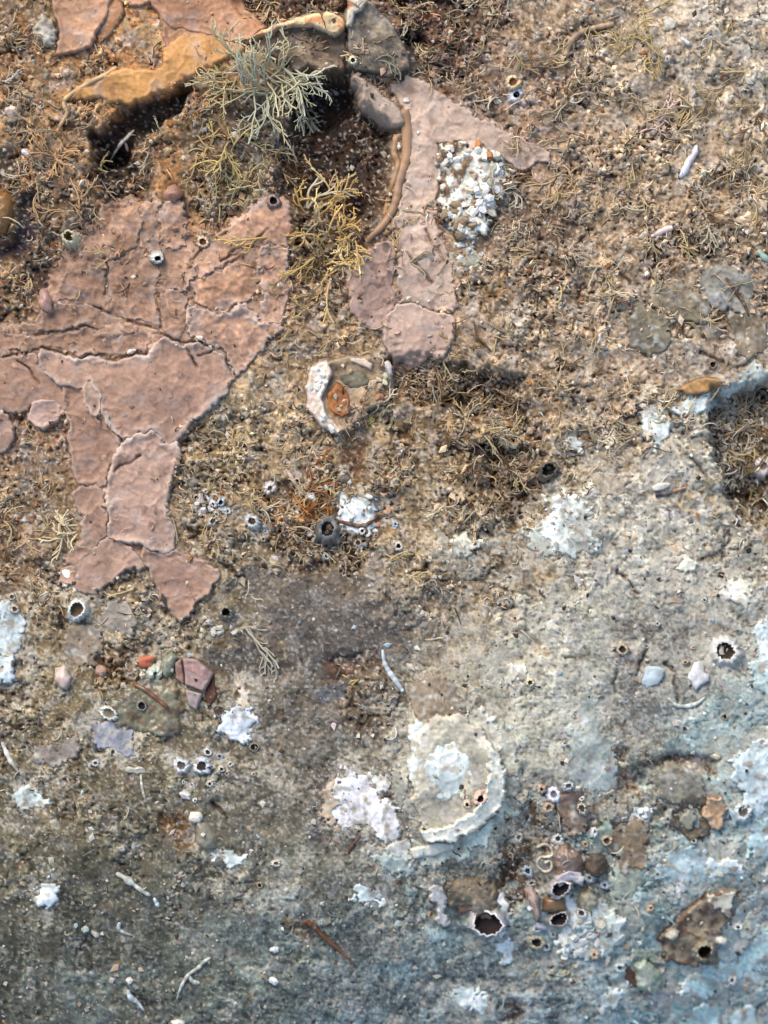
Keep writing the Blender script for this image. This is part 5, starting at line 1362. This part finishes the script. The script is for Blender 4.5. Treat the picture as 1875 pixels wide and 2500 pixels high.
# short curly threads
n = 7000
px, py = sample(n, np.clip(DEN * R ** 2.4 * sst(-.3, .5, n70 * 1.3 + n28 * .5), .0, 1.3) / 1.3)
m = 5
th = rng.uniform(0, 6.28, n); cur = rng.normal(0, .42, n)
ln = np.exp(rng.normal(3.0, .45, n)); rad = rng.uniform(.8, 2.3, n)
zx = HT(px, py)
pts = np.zeros((n, m, 3)); pts[:, 0] = np.column_stack([px, py, zx])
a = th.copy()
for i in range(1, m):
    st = ln / (m - 1)
    pts[:, i, 0] = pts[:, i - 1, 0] + st * np.cos(a); pts[:, i, 1] = pts[:, i - 1, 1] + st * np.sin(a)
    pts[:, i, 2] = zx + np.sin(np.pi * i / (m - 1) * .8) * rng.uniform(3, 9, n)
    a = a + cur + rng.normal(0, .3, n)
tn = np.gradient(pts, axis=1); tn /= np.linalg.norm(tn, axis=2, keepdims=True) + 1e-9
sd3 = np.cross(tn, [0, 0, 1.0]); sd3 /= np.linalg.norm(sd3, axis=2, keepdims=True) + 1e-9
up3 = np.cross(sd3, tn)
taper = np.array([.8, 1, 1, .85, .4])
ring = []
for q in range(3):
    w_ = q * 2 * np.pi / 3
    ring.append(pts + (rad[:, None] * taper[None])[..., None] * (np.cos(w_) * sd3 + np.sin(w_) * up3))
V = np.stack(ring, 2).reshape(-1, 3)           # n,m,3 verts
i = np.arange(m - 1)[:, None] * 3; j = np.arange(3)[None]
F0 = np.stack([i + j, i + (j + 1) % 3, i + 3 + (j + 1) % 3, i + 3 + j], -1).reshape(-1, 4)
F = (F0[None] + (np.arange(n) * m * 3)[:, None, None]).reshape(-1, 4)
cc = alb(coarse(CG, px, py)) * np.exp(rng.normal(.3, .42, (n, 1)))
t = rng.random(n)
k = (t < .22) & (py < 1500); cc[k] = alb((182, 156, 112)) * rng.uniform(.6, 1.2, (k.sum(), 1))
k = (t > .22) & (t < .36); cc[k] = alb((84, 56, 36)) * rng.uniform(.6, 1.2, (k.sum(), 1))
k = (t > .36) & (t < .56); cc[k] = alb((206, 190, 160)) * rng.uniform(.7, 1.1, (k.sum(), 1))
o = link('turf_threads', (lw(V), F, np.repeat(cc, m * 3, 0), M_HYD), kind='stuff')
tagit(o, 'short curly threads of algal turf matted over the boulder face', 'algal turf')

# matted curly sprigs
rr = random.Random(77)
sx, sy = sample(430, np.clip(DEN * R ** 3 * sst(1500, 1250, GY) * clump * (.35 + .65 * sst(900, 1100, GX)), 0, 1))
out = []
for x, y in zip(sx, sy):
    u = rr.random()
    c0 = (196, 172, 124) if u < .4 else (172, 154, 122) if u < .7 else (204, 190, 160) if u < .85 else (120, 90, 58)
    a0 = rr.uniform(0, 6.28)
    for k in range(rr.randint(1, 3)):
        frond(x, y, float(HT(x, y)) - 1, a0 + rr.uniform(-1.2, 1.2), rr.uniform(30, 66), rr.uniform(1.5, 2.7), rr.uniform(.15, .6), rr, c0, out, 1)
V, F, Cc = join(out)
o = link('turf_sprigs', (lw(V), F, Cc, M_HYD), kind='stuff')
tagit(o, 'matted curly sprigs of pale turf tangled over the upper right of the face', 'algal sprigs')

# pale and dark flecks, thickest toward the foot
n = 3600
fd = np.clip(.25 + .9 * pal * sst(-.2, .5, n70 + .6 * n28), 0, 1.3) * (.35 + .65 * sst(1100, 1700, GY)) * np.clip(DEN + .3, .1, 1) / 1.3
px, py = sample(n, fd)
cc = alb((200, 192, 174)) * rng.uniform(.4, 1.1, (n, 1)) * np.exp(rng.normal(0, .04, (n, 3)))
t = rng.random(n)
k = t < .22; cc[k] = alb((176, 150, 122)) * rng.uniform(.6, 1.1, (k.sum(), 1))
k = (t > .22) & (t < .42); cc[k] = alb((66, 54, 44)) * rng.uniform(.6, 1.3, (k.sum(), 1))
k = (t > .42) & (t < .55) & (py > 1500); cc[k] = alb((168, 186, 188)) * rng.uniform(.7, 1.1, (k.sum(), 1))
V, F, c_ = octa_batch(n, px, py, np.clip(np.exp(rng.normal(1.0, .55, n)), 1.2, 8), cc, flat=.35, elong=2.2)
o = link('shell_flecks', (V, F, c_, M_CHIP), kind='stuff', smooth=False)
tagit(o, 'tiny pale and dark flecks of broken shell scattered over the face', 'shell flecks')

# small blade like flakes standing in the turf
n = 2200
px, py = sample(n, np.clip(DEN * R ** 2.0, .0, 1.3) / 1.3)
cc = alb(coarse(CG, px, py)) * np.exp(rng.normal(.15, .4, (n, 1)))
V, F, c_ = octa_batch(n, px, py, np.clip(np.exp(rng.normal(1.7, .35, n)), 3, 9), cc, flat=.45, elong=2.2)
o = link('turf_flakes', (V, F, c_, M_CHIP), kind='stuff', smooth=False)
tagit(o, 'small broken flakes lying in the turf', 'flakes')
print('objects', len(bpy.data.objects), 'tris', sum(len(m.polygons) * 2 for m in bpy.data.meshes))
